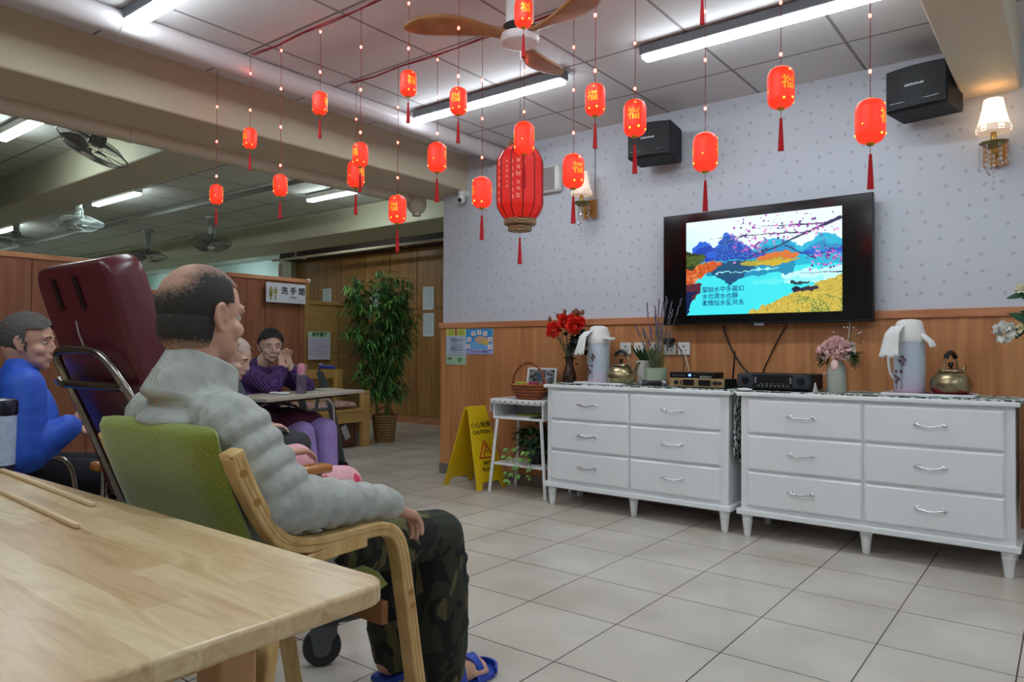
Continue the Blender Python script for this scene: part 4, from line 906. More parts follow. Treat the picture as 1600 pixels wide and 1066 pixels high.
# pothos on the lower shelf
t = thing('potted_pothos', 'black pot of trailing green and cream pothos on the lower shelf of the side table', 'potted plant', (-3.10, 4.30, .224)); rr = random.Random(8)
MB().lathe([(0, 0), (.065, 0), (.085, .13), (.09, .135), (.082, .135), (.075, .11)], 28).build('pot', M_black, t); g = MB(); v = MB(); d_ = MB()
for i in range(230):
    a = rr.uniform(0, 2*PI); r0 = rr.uniform(.02, .17); z = rr.uniform(.12, .29)-r0*.3; (d_ if i % 4 else g).leaf((r0*math.cos(a), r0*math.sin(a)*.8, z), (math.cos(a), math.sin(a), rr.uniform(-.8, .5)), (0, 0, 1), .06, .04, .3, 3)
for x, y, ln in ((-.12, -.13, 5), (-.02, -.16, 4), (.05, -.15, 4), (-.19, -.10, 4)):
    p = Vector((x*.4, y*.5, .15)); path = [p]
    for k in range(ln): p = Vector((x+rr.uniform(-.03, .03), y-.02*k*.4, .10-.055*k)); path.append(p); [v.leaf(p, (rr.uniform(-1, 1), -.8, rr.uniform(-.8, .1)), (0, -1, .4), .048, .030, .2, 3) for _ in range(2)]
    g.tube(smoothpath(path, 2), .002, 5)
g.build('leaves', M_leaf, t); d_.build('dark_leaves', M_leafd, t); v.build('trailing_leaves', plain('variegated_leaf', '6f9a48', .5, noise=.35, nscale=40), t)

# ---------------------------------------------------------------- caution sign
M_yel = plain('yellow_plastic', 'd8b50c', .45); M_yel2 = plain('embossed_yellow', 'b89808', .5); M_blk = plain('sign_black', '15130c', .6); M_redt = plain('sign_red', 'b0301c', .6)
t = thing('caution_sign', 'yellow folding wet floor caution sign against the wood panelling', 'caution sign', (-3.64, 4.20, 0), math.radians(0))
def aboard(sign, name):
    # panel leaning in x : top at x=0, z=.62 ; foot at x=sign*.20
    top, bot = Vector((sign*.012, 0, .60)), Vector((sign*.185, 0, .0)); d = (bot-top).normalized(); L = (bot-top).length
    nrm = Vector((0, 1, 0)).cross(d)*(-sign); nrm.normalize()
    def P(u, s_, h=0): q = top + d*s_; return (q.x+nrm.x*h, u, q.z+nrm.z*h)
    vs = []; out = [(-.095, 0), (.095, 0), (.155, L), (.105, L), (.085, L-.055), (-.085, L-.055), (-.105, L), (-.155, L)]
    for h in (0, .012): vs += [P(u, s_, h) for u, s_ in out]
    n = len(out); fs = [tuple(range(n))[::-1], tuple(range(n, 2*n))] + [(i, (i+1) % n, n+(i+1) % n, n+i) for i in range(n)]
    p = MB().add(vs, fs).build(name, M_yel, t, bevel=.003)
    R = Matrix((Vector((0, sign, 0)), -d, nrm)).transposed().to_4x4()
    def put(nm, body, size, s_, m, bold=.0006, h=.0125):
        vv, ff = text_mesh(body, size, .0006, bold); MB().add(vv, ff, Matrix.Translation(P(0, s_, h)) @ R).build(nm, m, p, smooth=False)
    return put, P, p, L
put, P_, p_, L_ = aboard(1, 'front_panel')
put('chinese_warning', '小心地滑', .052, .135, M_blk); put('caution_text', 'CAUTION', .040, .19, M_blk, .0012)
a, b, c = (-.075, .385), (.075, .385), (0, .255); g = MB()
for q, r in ((a, b), (b, c), (c, a)): g.tube([P_(q[0], q[1], .014), P_(r[0], r[1], .014)], .005, 6)
g.tube([P_(-.03, .37, .014), P_(0, .33, .014), P_(.03, .35, .014)], .005, 6); g.tube([P_(0, .33, .014), P_(.01, .30, .014)], .006, 6); g.ell(P_(.012, .288, .014), .008); g.build('red_triangle', M_redt, p_)
put('wet_text', 'WET', .040, .43, M_blk, .0012); put('floor_text', 'FLOOR', .040, .475, M_blk, .0012)
put, P_, p_, L_ = aboard(-1, 'rear_panel'); put('embossed_chinese', '小心地滑', .045, .16, M_yel2); put('embossed_text', 'CAUTION\nWET FLOOR', .036, .42, M_yel2, .001)
MB().cyl((0, -.10, .603), (0, .10, .603), .014, n=14).build('hinge', M_yel, t)
t.rotation_euler.z = math.radians(-6); t.location = (-3.66, 4.24, 0)
# ---------------------------------------------------------------- lanterns
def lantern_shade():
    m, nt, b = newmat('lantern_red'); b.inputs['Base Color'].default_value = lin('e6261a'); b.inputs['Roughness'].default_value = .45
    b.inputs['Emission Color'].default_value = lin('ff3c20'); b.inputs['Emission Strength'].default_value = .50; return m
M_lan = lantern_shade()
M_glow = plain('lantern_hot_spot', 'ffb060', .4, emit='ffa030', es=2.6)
M_fairy = plain('fairy_light', 'ffd0c0', .4, emit='ff4030', es=16)
M_fcore = plain('fairy_core', 'ffffff', .4, emit='ffd8c8', es=12)
M_tas = plain('red_tassel', 'b8141c', .8, emit='b8141c', es=.04); M_cord = plain('red_cord', '8c1a26', .7)
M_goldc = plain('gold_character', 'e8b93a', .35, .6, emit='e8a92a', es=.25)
FU = text_mesh('福', 1.0, 0, .012)
def lantern(D, H, cord_n):
    t = thing('small_lantern', '', 'lantern', (0, 0, 0)); R = D/2; h = H/2
    prof = [(R*.30, h), (R*.55, h*.97), (R*.80, h*.87), (R*.95, h*.70), (R, h*.50), (R, -h*.50), (R*.95, -h*.70), (R*.80, -h*.87), (R*.55, -h*.97), (R*.30, -h)]
    sh = MB().lathe(prof[::-1], 28).build('lantern_shade', M_lan, t, sharp=70)
    MB().lathe([(R*.18, h*.98), (R*.30, h*.99), (R*.24, h*1.07), (R*.1, h*1.08)], 16).build('top_cap', M_gold, t); MB().lathe([(R*.1, -h*1.10), (R*.24, -h*1.09), (R*.30, -h*.99), (R*.18, -h*.98)], 16).build('bottom_cap', M_gold, t)
    # 福 wrapped on two sides
    vs, fs = FU; s_ = D*.56; xs = [v[0] for v in vs]; ys = [v[1] for v in vs]; cx, cy = (min(xs)+max(xs))/2, (min(ys)+max(ys))/2; g = MB()
    for side in (0, PI):
        g = MB(); w_ = []
        for x, y, z in vs: a = side - PI/2 + (x-cx)*s_/R; w_.append(((R+.0012)*math.cos(a), (R+.0012)*math.sin(a), (y-cy)*s_+h*.12))
        g.add(w_, fs).build('gold_character', M_goldc, t, smooth=False)
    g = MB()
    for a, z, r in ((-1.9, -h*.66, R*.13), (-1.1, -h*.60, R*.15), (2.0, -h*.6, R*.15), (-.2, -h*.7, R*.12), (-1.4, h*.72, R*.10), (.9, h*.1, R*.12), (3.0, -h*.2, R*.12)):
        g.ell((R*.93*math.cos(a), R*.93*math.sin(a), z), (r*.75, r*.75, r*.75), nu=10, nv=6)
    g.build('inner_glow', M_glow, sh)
    k = D/.1; g = MB(); zb = -h*1.09
    g.cyl((0, 0, zb), (0, 0, zb-.035*k), .0012, n=5); g.build('tassel_string', M_cord, t)
    g = MB(); g.lathe([(0, zb-.030*k), (.005*k, zb-.032*k), (.006*k, zb-.045*k), (.0045*k, zb-.05*k), (.010*k, zb-.13*k), (.011*k, zb-.155*k), (0, zb-.155*k)], 14)
    for i in range(14): a = 2*PI*i/14; g.tube([(.005*k*math.cos(a), .005*k*math.sin(a), zb-.05*k), (.0105*k*math.cos(a), .0105*k*math.sin(a), zb-.157*k)], .0012*k, 4)
    g.build('tassel', M_tas, t)
    return t
big = lantern(.100, .157, 0); small = lantern(.072, .112, 0)
row2 = [(-3.363, 2.098, 50, [.30, .52], 'red lantern half hidden behind another at the centre-left, under the long beam'), (-3.002, 1.845, -30, [.17, .34, .55], 'low red lantern over the opening to the hall, third tassel left of the wall corner'),
        (-2.695, 2.09, 75, [.20], 'red lantern just left of the wall corner and above the security camera'), (-2.377, 1.858, -80, [.12, .30, .47, .60], 'low red lantern in front of the wallpaper, left of the big red lantern'),
        (-2.108, 2.089, 88, [.08, .28], 'red lantern hanging right in front of the top of the big red lantern'), (-1.821, 1.883, 25, [.14, .33, .50], 'red lantern in front of the left wall sconce'),
        (-1.502, 2.068, -8, [.10, .28], 'red lantern in front of the left loudspeaker'), (-1.179, 1.865, 86, [.22, .40], 'red lantern above the left half of the television'),
        (-.875, 2.062, 32, [.08, .26], 'largest-looking upper red lantern between the ceiling tube and the television'), (-.562, 1.872, 68, [.04, .22], 'rightmost red lantern with its tassel over the television corner')]
row1 = [(-3.862, 1.938, 86, [.12, .27, .42], 'leftmost small red lantern, hanging low over the hall'), (-3.525, 2.2, -60, [.06, .17], 'second small red lantern from the left, hanging high near the cream pipe'), (-3.242, 1.904, 88, [.12, .29, .45], 'third small red lantern from the left, hanging low before the grey hall ceiling'),
        (-2.916, 2.265, 60, [.10], 'small red lantern hanging high against the long beam, left of centre'), (-2.612, 1.96, -50, [.10, .26, .42], 'small red lantern overlapping the front of a larger one at centre-left'), (-2.294, 2.222, 22, [.07, .22], 'small red lantern left of the middle ceiling tube'),
        (-1.998, 2.081, -22, [.16], 'small red lantern hanging in front of the middle ceiling tube'), (-1.661, 2.353, 12, [], 'small orange-red lantern in front of the ceiling fan hub'), (-1.339, 1.947, -18, [.10, .22, .36], 'small red lantern right of the ceiling fan blades'),
        (-.937, 2.281, 40, [.15], 'small red lantern above the picture edge, only its tassel showing')]
for proto, row, Y, gap, grp in ((big, row2, 2.8, .095, 'larger red lanterns of the back string'), (small, row1, 2.2, .075, 'smaller red lanterns of the front string')):
    lamps = [proto] + [dup(proto) for _ in row[1:]]
    for i, (x, z, rot, lights, lb) in enumerate(row):
        o = lamps[i]
        o.location = (x, Y, z); o.rotation_euler = (0, 0, math.atan2(-Y, -x)+math.radians(rot)+PI/2); o['label'] = lb; o['group'] = grp
        top = 2.655-z; z0 = .085 if Y > 2.5 else .06
        c = MB().tube([(0, 0, z0), (.002, 0, (z0+top)/2), (0, 0, top)], .0014, 5).build('cord', M_cord, o)
        n = max(1, int((top-z0)/.2)+1)
        for k in range(n):
            zz = z0 + .045 + .05*(i % 2) + .2*k
            if zz < top-.03:
                b = MB().ell((0, 0, zz), (.0055, .0055, .0075), nu=8, nv=6).build('bulb', M_fairy, c)
for Y, x0, x1, lb in ((2.2, -3.52, -.4, 'front red wire under the ceiling carrying the smaller lanterns'), (2.8, -3.42, -.4, 'back red wire under the ceiling carrying the larger lanterns')):
    t = thing('hanging_wire', lb, 'wire', (x0, Y, 2.66)); L = x1-x0
    MB().tube([(L*i/14, .004*math.sin(i*2), .0-.012*abs(math.sin(i*1.3))) for i in range(15)], .0035, 6).build('wire', M_cord, t)
    MB().tube([(L*i/14, .014+.004*math.sin(i*2+1), .0-.008*abs(math.sin(i*1.7))) for i in range(15)], .0025, 6).build('second_wire', M_cord, t)
# the big silk lantern
t = thing('silk_lantern', 'big red ribbed silk lantern with calligraphy and brass fretwork collars', 'lantern', (-2.437, 3.2, 1.985))
R, H = .130, .205; M_silk = plain('red_silk', 'b3141a', .5, emit='ff2a10', es=.22); M_fret = None
m, nt, b = newmat('fretwork'); v = N(nt, 'ShaderNodeTexChecker'); v.inputs['Scale'].default_value = 120; nt.links.new(mapping(nt), v.inputs['Vector']); v.inputs['Color1'].default_value = lin('b89a66'); v.inputs['Color2'].default_value = lin('3a1712')
nt.links.new(v.outputs[0], b.inputs['Base Color']); b.inputs['Roughness'].default_value = .4; M_fret = m
g = MB(); n = 12; prof = [(.075, -H), (.105, -H+.03), (.128, -H+.075), (R, -H+.10), (R, H-.10), (.128, H-.075), (.105, H-.03), (.075, H)]
vs = [((r*math.cos(2*PI*(i+.5)/n)), (r*math.sin(2*PI*(i+.5)/n)), z) for r, z in prof for i in range(n)]
g.add(vs, [(k*n+i, k*n+(i+1) % n, (k+1)*n+(i+1) % n, (k+1)*n+i) for k in range(len(prof)-1) for i in range(n)]); sk = g.build('silk_shade', M_silk, t, smooth=False)
g = MB(); [g.tube([(r*1.005*math.cos(a), r*1.005*math.sin(a), z) for r, z in prof], .0028, 6) for a in [2*PI*(i+.5)/n for i in range(n)]]; g.build('ribs', plain('dark_rib', '4a0d12', .5), t)
MB().lathe([(.085, -H-.028), (.092, -H-.024), (.092, -H+.004), (.075, -H+.006)], 12).build('lower_collar', M_fret, t, smooth=False); MB().lathe([(.05, -H-.062), (.068, -H-.060), (.068, -H-.028), (.05, -H-.026)], 12).build('lower_ring', M_fret, t, smooth=False)
MB().lathe([(.060, H-.005), (.075, H-.002), (.072, H+.02), (.05, H+.02)], 12).build('upper_collar', M_fret, t, smooth=False)
MB().tube(smoothpath([(-.07, 0, H+.01), (-.06, 0, H+.055), (0, 0, H+.085), (.06, 0, H+.055), (.07, 0, H+.01)], 2), .0025, 6).build('bail', M_dark, t)
MB().cyl((0, 0, H+.075), (0, 0, 2.675-1.985), .0015, n=5).build('hanging_string', M_cord, t)
M_cal = plain('pale_calligraphy', 'e3b3a8', .6, emit='ffb0a0', es=.15); chars = ['福', '祿', '壽', '喜', '財', '吉', '祥', '安']
for pi, a in enumerate((-110, -80, -50, -140)):
    a = math.radians(a); ap = R*math.cos(PI/n)+.0015; M_ = Matrix.Translation((ap*math.cos(a), ap*math.sin(a), 0)) @ Matrix.Rotation(a+PI/2, 4, 'Z') @ Matrix.Rotation(PI/2, 4, 'X'); g = MB()
    for c_ in range(2):
        zz = .10
        for k in range(6):
            s_ = (.030, .016, .022, .014, .024, .018)[(k*2+c_+pi) % 6]; vs, fs = text_mesh(chars[(k+c_*3+pi) % 8], s_, 0)
            g.add(vs, fs, M_ @ Matrix.Translation((-.015+.030*c_, zz-.006*c_, 0))); zz -= s_*1.25+.008
    g.build('calligraphy', M_cal, sk, smooth=False)
MB().cyl((0, 0, -H-.06), (0, 0, -H-.115), .0012, n=5).build('tassel_string', M_cord, t); MB().ell((0, 0, -H-.105), .007, nu=8, nv=6).build('knot', M_tas, t)
MB().lathe([(0, -H-.11), (.005, -H-.113), (.006, -H-.125), (.010, -H-.19), (.013, -H-.245), (0, -H-.245)], 16).build('tassel', M_tas, t)

# ---------------------------------------------------------------- ceiling fan
M_fanw = wood('fan_blade_wood', '8f6038', 'b98656', (6, 6, 6), .35)
t = thing('ceiling_fan', 'ceiling fan with three curved wooden blades and white hub light', 'ceiling fan', (-1.90, 2.49, 2.42))
MB().cyl((0, 0, .03), (0, 0, .255), .062, n=28).build('down_rod', M_white, t); MB().cyl((0, 0, .015), (0, 0, .05), .075, n=32).build('motor', M_black, t, bevel=.004)
MB().lathe([(0, -.038), (.05, -.036), (.078, -.026), (.086, -.012), (.084, .008), (0, .01)], 40).build('hub_light', plain('fan_light_cover', 'efe9ea', .35), t)
for a in (222, 342, 102):
    vs = []; K, J = 18, 8
    for k in range(K+1):
        s_ = k/K; r = .045 + .455*s_; w_ = .055 + .075*math.sin(PI*min(1, s_*1.05))**1.2*(1-.15*s_) if s_ < .93 else .06*(1-s_)/.07+.012
        w_ = [.062, .060, .058, .060, .068, .080, .094, .108, .120, .130, .138, .143, .146, .146, .142, .132, .114, .084, .026][k]
        sweep = .055*math.sin(PI*s_*.9); tw = math.radians(16-12*s_)
        for j in range(J+1):
            u = (j/J-.5)*w_; vs.append((r, sweep+u*math.cos(tw), .012+u*math.sin(tw)+.012*s_-.006*(1-(2*j/J-1)**2)))
    o = MB().add([tuple(Matrix.Rotation(math.radians(a), 3, 'Z') @ Vector(p)) for p in vs], [(k*(J+1)+j, (k+1)*(J+1)+j, (k+1)*(J+1)+j+1, k*(J+1)+j+1) for k in range(K) for j in range(J)]).build('blade', M_fanw, t)
    s = o.modifiers.new('thickness', 'SOLIDIFY'); s.thickness = .012; s.offset = 0
t = thing('smoke_detector', 'cream round smoke detector on the ceiling left of the fan', 'smoke detector', (-2.517, 2.515, 2.675))
MB().lathe([(0, -.045), (.025, -.045), (.032, -.036), (.036, -.022), (.052, -.018), (.054, 0), (0, 0)], 30).build('body', M_beam, t); g = MB(); [g.box((.034*math.cos(a), .034*math.sin(a), -.03), (.006, .010, .010), Matrix.Rotation(a, 3, 'Z')) for a in [2*PI*i/14 for i in range(14)]]; g.build('vents', M_dark, t)

# ---------------------------------------------------------------- orbit fans of the hall
def orbit_fan(loc, tilt, az, label, blade_m, cage_m, R=.215):
    t = thing('orbit_fan', label, 'fan', loc, 0, 'caged orbit fans under the hall ceiling'); top = 2.675-loc[2]
    E_ = Euler((math.radians(tilt), 0, math.radians(az)), 'XYZ').to_matrix()
    MB().lathe([(.0, top), (.075, top), (.07, top-.03), (.035, top-.04), (.03, .10), (.045, .085), (.03, .075), (0, .07)], 24).build('bracket', M_fanc, t)
    MB().tube(smoothpath([(.03, 0, .13), (.09, 0, .13), (.10, 0, .06), (.05, 0, .04)], 2), .010, 8).build('cable_arm', M_fanc, t)
    g = MB(); g.lathe([(0, .09), (.045, .085), (.055, .04), (.045, .01), (0, .0)], 22, R=E_); g.build('motor', blade_m, t)
    g = MB()
    for k in range(56):
        a = 2*PI*k/56; g.tube([E_ @ Vector(p) for p in ((.045*math.cos(a), .045*math.sin(a), .035), (R*.7*math.cos(a), R*.7*math.sin(a), .030), (R*math.cos(a), R*math.sin(a), -.01), (R*.75*math.cos(a+.05), R*.75*math.sin(a+.05), -.055), (.05*math.cos(a+.1), .05*math.sin(a+.1), -.07))], .0010, 4, caps=False)
    for r, z, w_ in ((R, -.01, .004), (R*.72, -.057, .002), (R*.7, .030, .002), (.05, -.07, .002)): g.tube([E_ @ Vector((r*math.cos(2*PI*i/36), r*math.sin(2*PI*i/36), z)) for i in range(36)], w_, 6, closed=True)
    g.build('cage', cage_m, t)
    MB().lathe([(0, -.078), (.04, -.076), (.042, -.068), (0, -.066)], 24, R=E_).build('badge', M_whitep, t)
    for b_ in range(3):
        vs = []; K, J = 7, 5
        for k in range(K+1):
            s_ = k/K; r = .03+(R-.055)*s_; half = (.35+.30*math.sin(PI*s_*.8))
            for j in range(J+1): a = b_*2*PI/3 + (j/J-.5)*2*half*(1-.25*s_) + .25*s_; vs.append(tuple(E_ @ Vector((r*math.cos(a), r*math.sin(a), -.03+.03*(j/J-.5)))))
        o = MB().add(vs, [(k*(J+1)+j, (k+1)*(J+1)+j, (k+1)*(J+1)+j+1, k*(J+1)+j+1) for k in range(K) for j in range(J)]).build('blade', blade_m, t); s = o.modifiers.new('thickness', 'SOLIDIFY'); s.thickness = .003
    return t
M_fang = plain('fan_grey', '7b7b78', .4); M_fanc = plain('fan_pale', 'b4bebb', .35); M_cage = plain('cage_grey', '77777a', .3, .6)
orbit_fan((-5.05, 2.02, 2.38), 25, 158, 'large grey caged fan nearest the viewer, tilted under the cream pipe', M_fang, M_cage, .225)
orbit_fan((-8.10, 3.10, 2.36), -7, 66, 'white caged fan with pale blades beside the hall tube light', M_fanc, M_fanc, .23)
orbit_fan((-10.0, 4.70, 2.34), -6, 40, 'dark caged fan low over the maroon chair back', M_fang, M_cage, .25)
orbit_fan((-8.29, 4.66, 2.36), -17, 60, 'dark caged fan facing down above the balding head, with white badge', M_fang, M_cage, .235)
orbit_fan((-9.94, 3.12, 2.36), -4, 0, 'caged fan just above the tall partition at the left edge', M_fang, M_fanc, .23)
# ---------------------------------------------------------------- foreground table
def butcher():
    m, nt, b = newmat('jointed_table_wood')
    br = N(nt, 'ShaderNodeTexBrick'); br.offset = .37; br.offset_frequency = 2
    nt.links.new(mapping(nt), br.inputs['Vector']); br.inputs['Scale'].default_value = 1; br.inputs['Brick Width'].default_value = .46; br.inputs['Row Height'].default_value = .062
    br.inputs['Mortar Size'].default_value = .0; br.inputs['Color1'].default_value = lin('c4a27c'); br.inputs['Color2'].default_value = lin('dcc7a2'); br.inputs['Bias'].default_value = .15
    n = N(nt, 'ShaderNodeTexNoise'); n.inputs['Scale'].default_value = 3; n.inputs['Detail'].default_value = 6; n.inputs['Distortion'].default_value = 1.2
    nt.links.new(mapping(nt, scale=(1.2, 9, 9)), n.inputs['Vector'])
    mx = N(nt, 'ShaderNodeMix', data_type='RGBA', blend_type='MULTIPLY'); mx.inputs[0].default_value = .75
    nt.links.new(br.outputs[0], mx.inputs[6]); nt.links.new(ramp(nt, n.outputs[0], [(.32, 'd9bfa0'), (.5, 'fffaf0'), (.68, 'e2cdb0')]), mx.inputs[7])
    nt.links.new(mx.outputs[2], b.inputs['Base Color']); b.inputs['Roughness'].default_value = .28; b.inputs['Specular IOR Level'].default_value = .5
    return m
M_tab = butcher(); M_tableg = wood('table_leg_wood', 'b98a58', 'd2a673', (8, 8, 1), .4)
def rrect(x0, x1, y0, y1, r, n=8):
    P = []
    for cx, cy, a0 in ((x1-r, y1-r, 0), (x0+r, y1-r, 90), (x0+r, y0+r, 180), (x1-r, y0+r, 270)):
        P += [(cx+r*math.cos(math.radians(a0+90*i/n)), cy+r*math.sin(math.radians(a0+90*i/n))) for i in range(n+1)]
    return P
t = thing('wooden_table', 'large pale jointed-wood table in the foreground at the lower left', 'table', (-1.85, .25, 0))
MB().prism(rrect(-1.08, 1.08, -.46, .465, .045), .690, .72, 'Z').build('tabletop', M_tab, t, bevel=.006, seg=3)
g = MB(); g.bb(-.935, .935, .318, .338, .620, .69); g.bb(-.935, .935, -.338, -.318, .620, .69); g.bb(.912, .933, -.32, .32, .620, .69); g.bb(-.933, -.912, -.32, .32, .620, .69); g.build('apron', M_tableg, t, bevel=.003)
for sx in (-1, 1):
    for sy in (-1, 1): MB().bb(sx*.905-.03, sx*.905+.03, sy*.31-.03, sy*.31+.03, 0, .69).build('leg', M_tableg, t, bevel=.006)
for (x0, y0, x1, y1), lb in (((-2.55, .700, -1.612, .652), 'pale wooden rod on the table, farther from the viewer'), ((-2.40, .610, -1.440, .556), 'pale wooden rod on the table, nearer the viewer')):
    t = thing('wooden_rod', lb, 'rod', ((x0+x1)/2, (y0+y1)/2, .7205), math.atan2(y1-y0, x1-x0)); L = math.hypot(x1-x0, y1-y0)/2
    MB().bb(-L, L, -.005, .005, 0, .009).build('rod', plain('pale_rod', 'e0c39c', .45), t, bevel=.002)
t = thing('tumbler', 'pale blue tumbler with navy lid standing on the table at the left edge', 'tumbler', (-2.300, .688, .721))
MB().lathe([(0, .0), (.036, .0), (.038, .006), (.038, .016)], 36).build('base', plain('navy_plastic', '1b1c3c', .3), t)
MB().lathe([(.038, .014), (.041, .135), (.041, .150)], 36).build('body', plain('pale_blue_print', 'a9bedd', .5, noise=.12, nscale=60), t)
MB().lathe([(.042, .148), (.044, .152), (.044, .180), (.040, .190), (.015, .194), (0, .194)], 36).build('lid', plain('navy_lid', '17142c', .2), t)

# ---------------------------------------------------------------- green bentwood armchair
CX, CY = -1.62, 1.011
M_ply = None
m, nt, b = newmat('laminated_wood'); v = N(nt, 'ShaderNodeTexNoise'); v.inputs['Scale'].default_value = 4; nt.links.new(mapping(nt, scale=(1, 9, 3)), v.inputs['Vector'])
nt.links.new(ramp(nt, v.outputs[0], [(.3, 'c39a5e'), (.7, 'dcb97e')]), b.inputs['Base Color']); b.inputs['Roughness'].default_value = .38; M_ply = m
m, nt, b = newmat('green_fabric'); v = N(nt, 'ShaderNodeTexNoise'); v.inputs['Scale'].default_value = 260; nt.links.new(mapping(nt, scale=(1, 1, 1.6)), v.inputs['Vector'])
nt.links.new(ramp(nt, v.outputs[0], [(.3, '66701a'), (.7, '8f9a2c')]), b.inputs['Base Color']); b.inputs['Roughness'].default_value = .95
b.inputs['Sheen Weight'].default_value = .3
bp = N(nt, 'ShaderNodeBump'); bp.inputs['Strength'].default_value = .5; bp.inputs['Distance'].default_value = .002; nt.links.new(v.outputs[0], bp.inputs['Height']); nt.links.new(bp.outputs[0], b.inputs['Normal']); M_gfab = m
ch = thing('armchair', 'green upholstered armchair with bent pale-wood arms, occupied by the balding man', 'armchair', (CX, CY, 0))
for sx in (-1, 1):
    X = sx*.28
    p1 = smoothpath([(X, -.212, .845), (X, -.185, .775), (X, -.135, .685), (X, -.10, .640), (X, -.03, .617), (X, .10, .618), (X, .19, .618), (X, .238, .585), (X, .258, .50), (X, .30, .25), (X, .345, 0)], 2)
    fr = MB().ribbon(p1, .046, .034, (1, 0, 0)).build('side_frame', M_ply, ch, bevel=.006)
    p2 = smoothpath([(X, .13, .597), (X, .02, .594), (X, -.06, .585), (X, -.105, .53), (X, -.125, .42), (X, -.185, 0)], 2)
    MB().ribbon(p2, .046, .028, (1, 0, 0)).build('rear_leg', M_ply, fr, bevel=.005)
    for y, z in ((-.197, .80), (-.165, .737), (.272, .44), (.279, .405), (-.135, .34)): MB().cyl((X+sx*.021, y, z), (X+sx*.0245, y, z), .0085, n=16).build('peg', plain('peg_wood', 'a87a38', .4), fr)
    g = MB(); [g.tube([(X+sx*.0232, q[1]+.006*k, q[2]) for q in p1[2:-2]], .0007, 4) for k in (-1, 1)]; g.build('lamination_lines', plain('lamination', 'a37c45', .5), fr)
def pad(x0, x1, path, thk, name, m, parent, r=.04):
    # padded slab swept on a path in the YZ plane
    P = smoothpath([(0, a, b_) for a, b_ in path], 2); K = len(P); J = 14; vs = []; n2 = 2*(J+1)
    for i, p in enumerate(P):
        d = (P[min(i+1, K-1)]-P[max(i-1, 0)]).normalized(); nr = Vector((0, -d.z, d.y)); e = min(i, K-1-i)/(K-1); fe = min(1, (e/.10))**.5 if e < .10 else 1
        ins = 0 if e > .10 else r*(1-math.sqrt(max(0, 1-(1-e/.10)**2)))
        for sgn in (1, -1):
            for j in range(J+1):
                u = j/J*2-1; x = (x0+x1)/2 + (abs(x1-x0)/2-ins)*u; tk = thk/2*(max(0, 1-abs(u)**6))**.5*max(fe, .15)
                q = p + nr*tk*sgn; vs.append((x, q.y, q.z))
    fs = []
    for i in range(K-1):
        for j in range(J):
            a = i*n2+j; fs.append((a, a+1, a+n2+1, a+n2)); a += J+1; fs.append((a, a+n2, a+n2+1, a+1))
        a = i*n2; fs.append((a, a+n2, a+n2+J+1, a+J+1)); fs.append((a+J, a+J+J+1, a+n2+J+J+1, a+n2+J))
    for i in (0, K-1):
        a = i*n2; [fs.append((a+j, a+J+1+j, a+J+2+j, a+j+1)) for j in range(J)]
    return MB().add(vs, fs).build(name, m, parent, sharp=60)
pad(-.262, .262, [(-.235, .890), (-.215, .80), (-.165, .68), (-.125, .57), (-.115, .47)], .062, 'backrest', M_gfab, ch, .06)
pad(-.255, .255, [(-.15, .448), (.0, .450), (.15, .458), (.245, .458)], .075, 'seat', M_gfab, ch, .04)
MB().bb(-.262, .262, -.148, -.128, .50, .62).build('back_board', M_ply, ch, bevel=.004)
M_plyd = wood('rail_dark_wood', '8a5a30', 'a06c3c', (2, 9, 9), .45)
for y0 in (.215, -.14): MB().bb(-.258, .258, y0, y0+.022, .36, .418).build('cross_rail', M_plyd, ch, bevel=.004)

# ---------------------------------------------------------------- people
M_skin = plain('skin_light', 'c99a84', .5, noise=.06, nscale=14, sss=.08, bump=.15, bscale=160)
M_skin2 = plain('skin_pale', 'd0ab98', .5, noise=.06, nscale=14, sss=.08)
M_eye = plain('eye_white', 'b5aaa2', .3); M_iris = plain('dark_iris', '1c120c', .2)
def quilt(name, c, c2):
    m, nt, b = newmat(name); n = N(nt, 'ShaderNodeTexNoise'); n.inputs['Scale'].default_value = 22; n.inputs['Detail'].default_value = 5
    nt.links.new(mapping(nt), n.inputs['Vector']); nt.links.new(ramp(nt, n.outputs[0], [(.3, c), (.7, c2)]), b.inputs['Base Color']); b.inputs['Roughness'].default_value = .55
    bp = N(nt, 'ShaderNodeBump'); bp.inputs['Strength'].default_value = .55; bp.inputs['Distance'].default_value = .008; nt.links.new(n.outputs[0], bp.inputs['Height']); nt.links.new(bp.outputs[0], b.inputs['Normal']); return m
M_jack = quilt('grey_quilted_nylon', '9a9d97', 'b4b8b2')
m, nt, b = newmat('camouflage'); prev = None
for k_, (sc_, loc_, th_, c_) in enumerate(((7.5, (0, 0, 0), .50, '2c2f22'), (6.5, (5, 2, 1), .555, '5a5634'), (9, (1, 7, 3), .60, '0e0f0d'))):
    n = N(nt, 'ShaderNodeTexNoise'); n.inputs['Scale'].default_value = sc_; n.inputs['Detail'].default_value = 1.5; n.inputs['Distortion'].default_value = .9
    nt.links.new(mapping(nt, scale=(1.2, 1.7, .9), loc=loc_), n.inputs['Vector']); f_ = ramp(nt, n.outputs[0], [(th_-.008, '000000'), (th_+.008, 'ffffff')])
    mx = N(nt, 'ShaderNodeMix', data_type='RGBA'); nt.links.new(f_, mx.inputs[0]); mx.inputs[7].default_value = lin(c_)
    if prev is None: mx.inputs[6].default_value = lin('151613')
    else: nt.links.new(prev, mx.inputs[6])
    prev = mx.outputs[2]
nt.links.new(prev, b.inputs['Base Color']); b.inputs['Roughness'].default_value = .85; M_camo = m

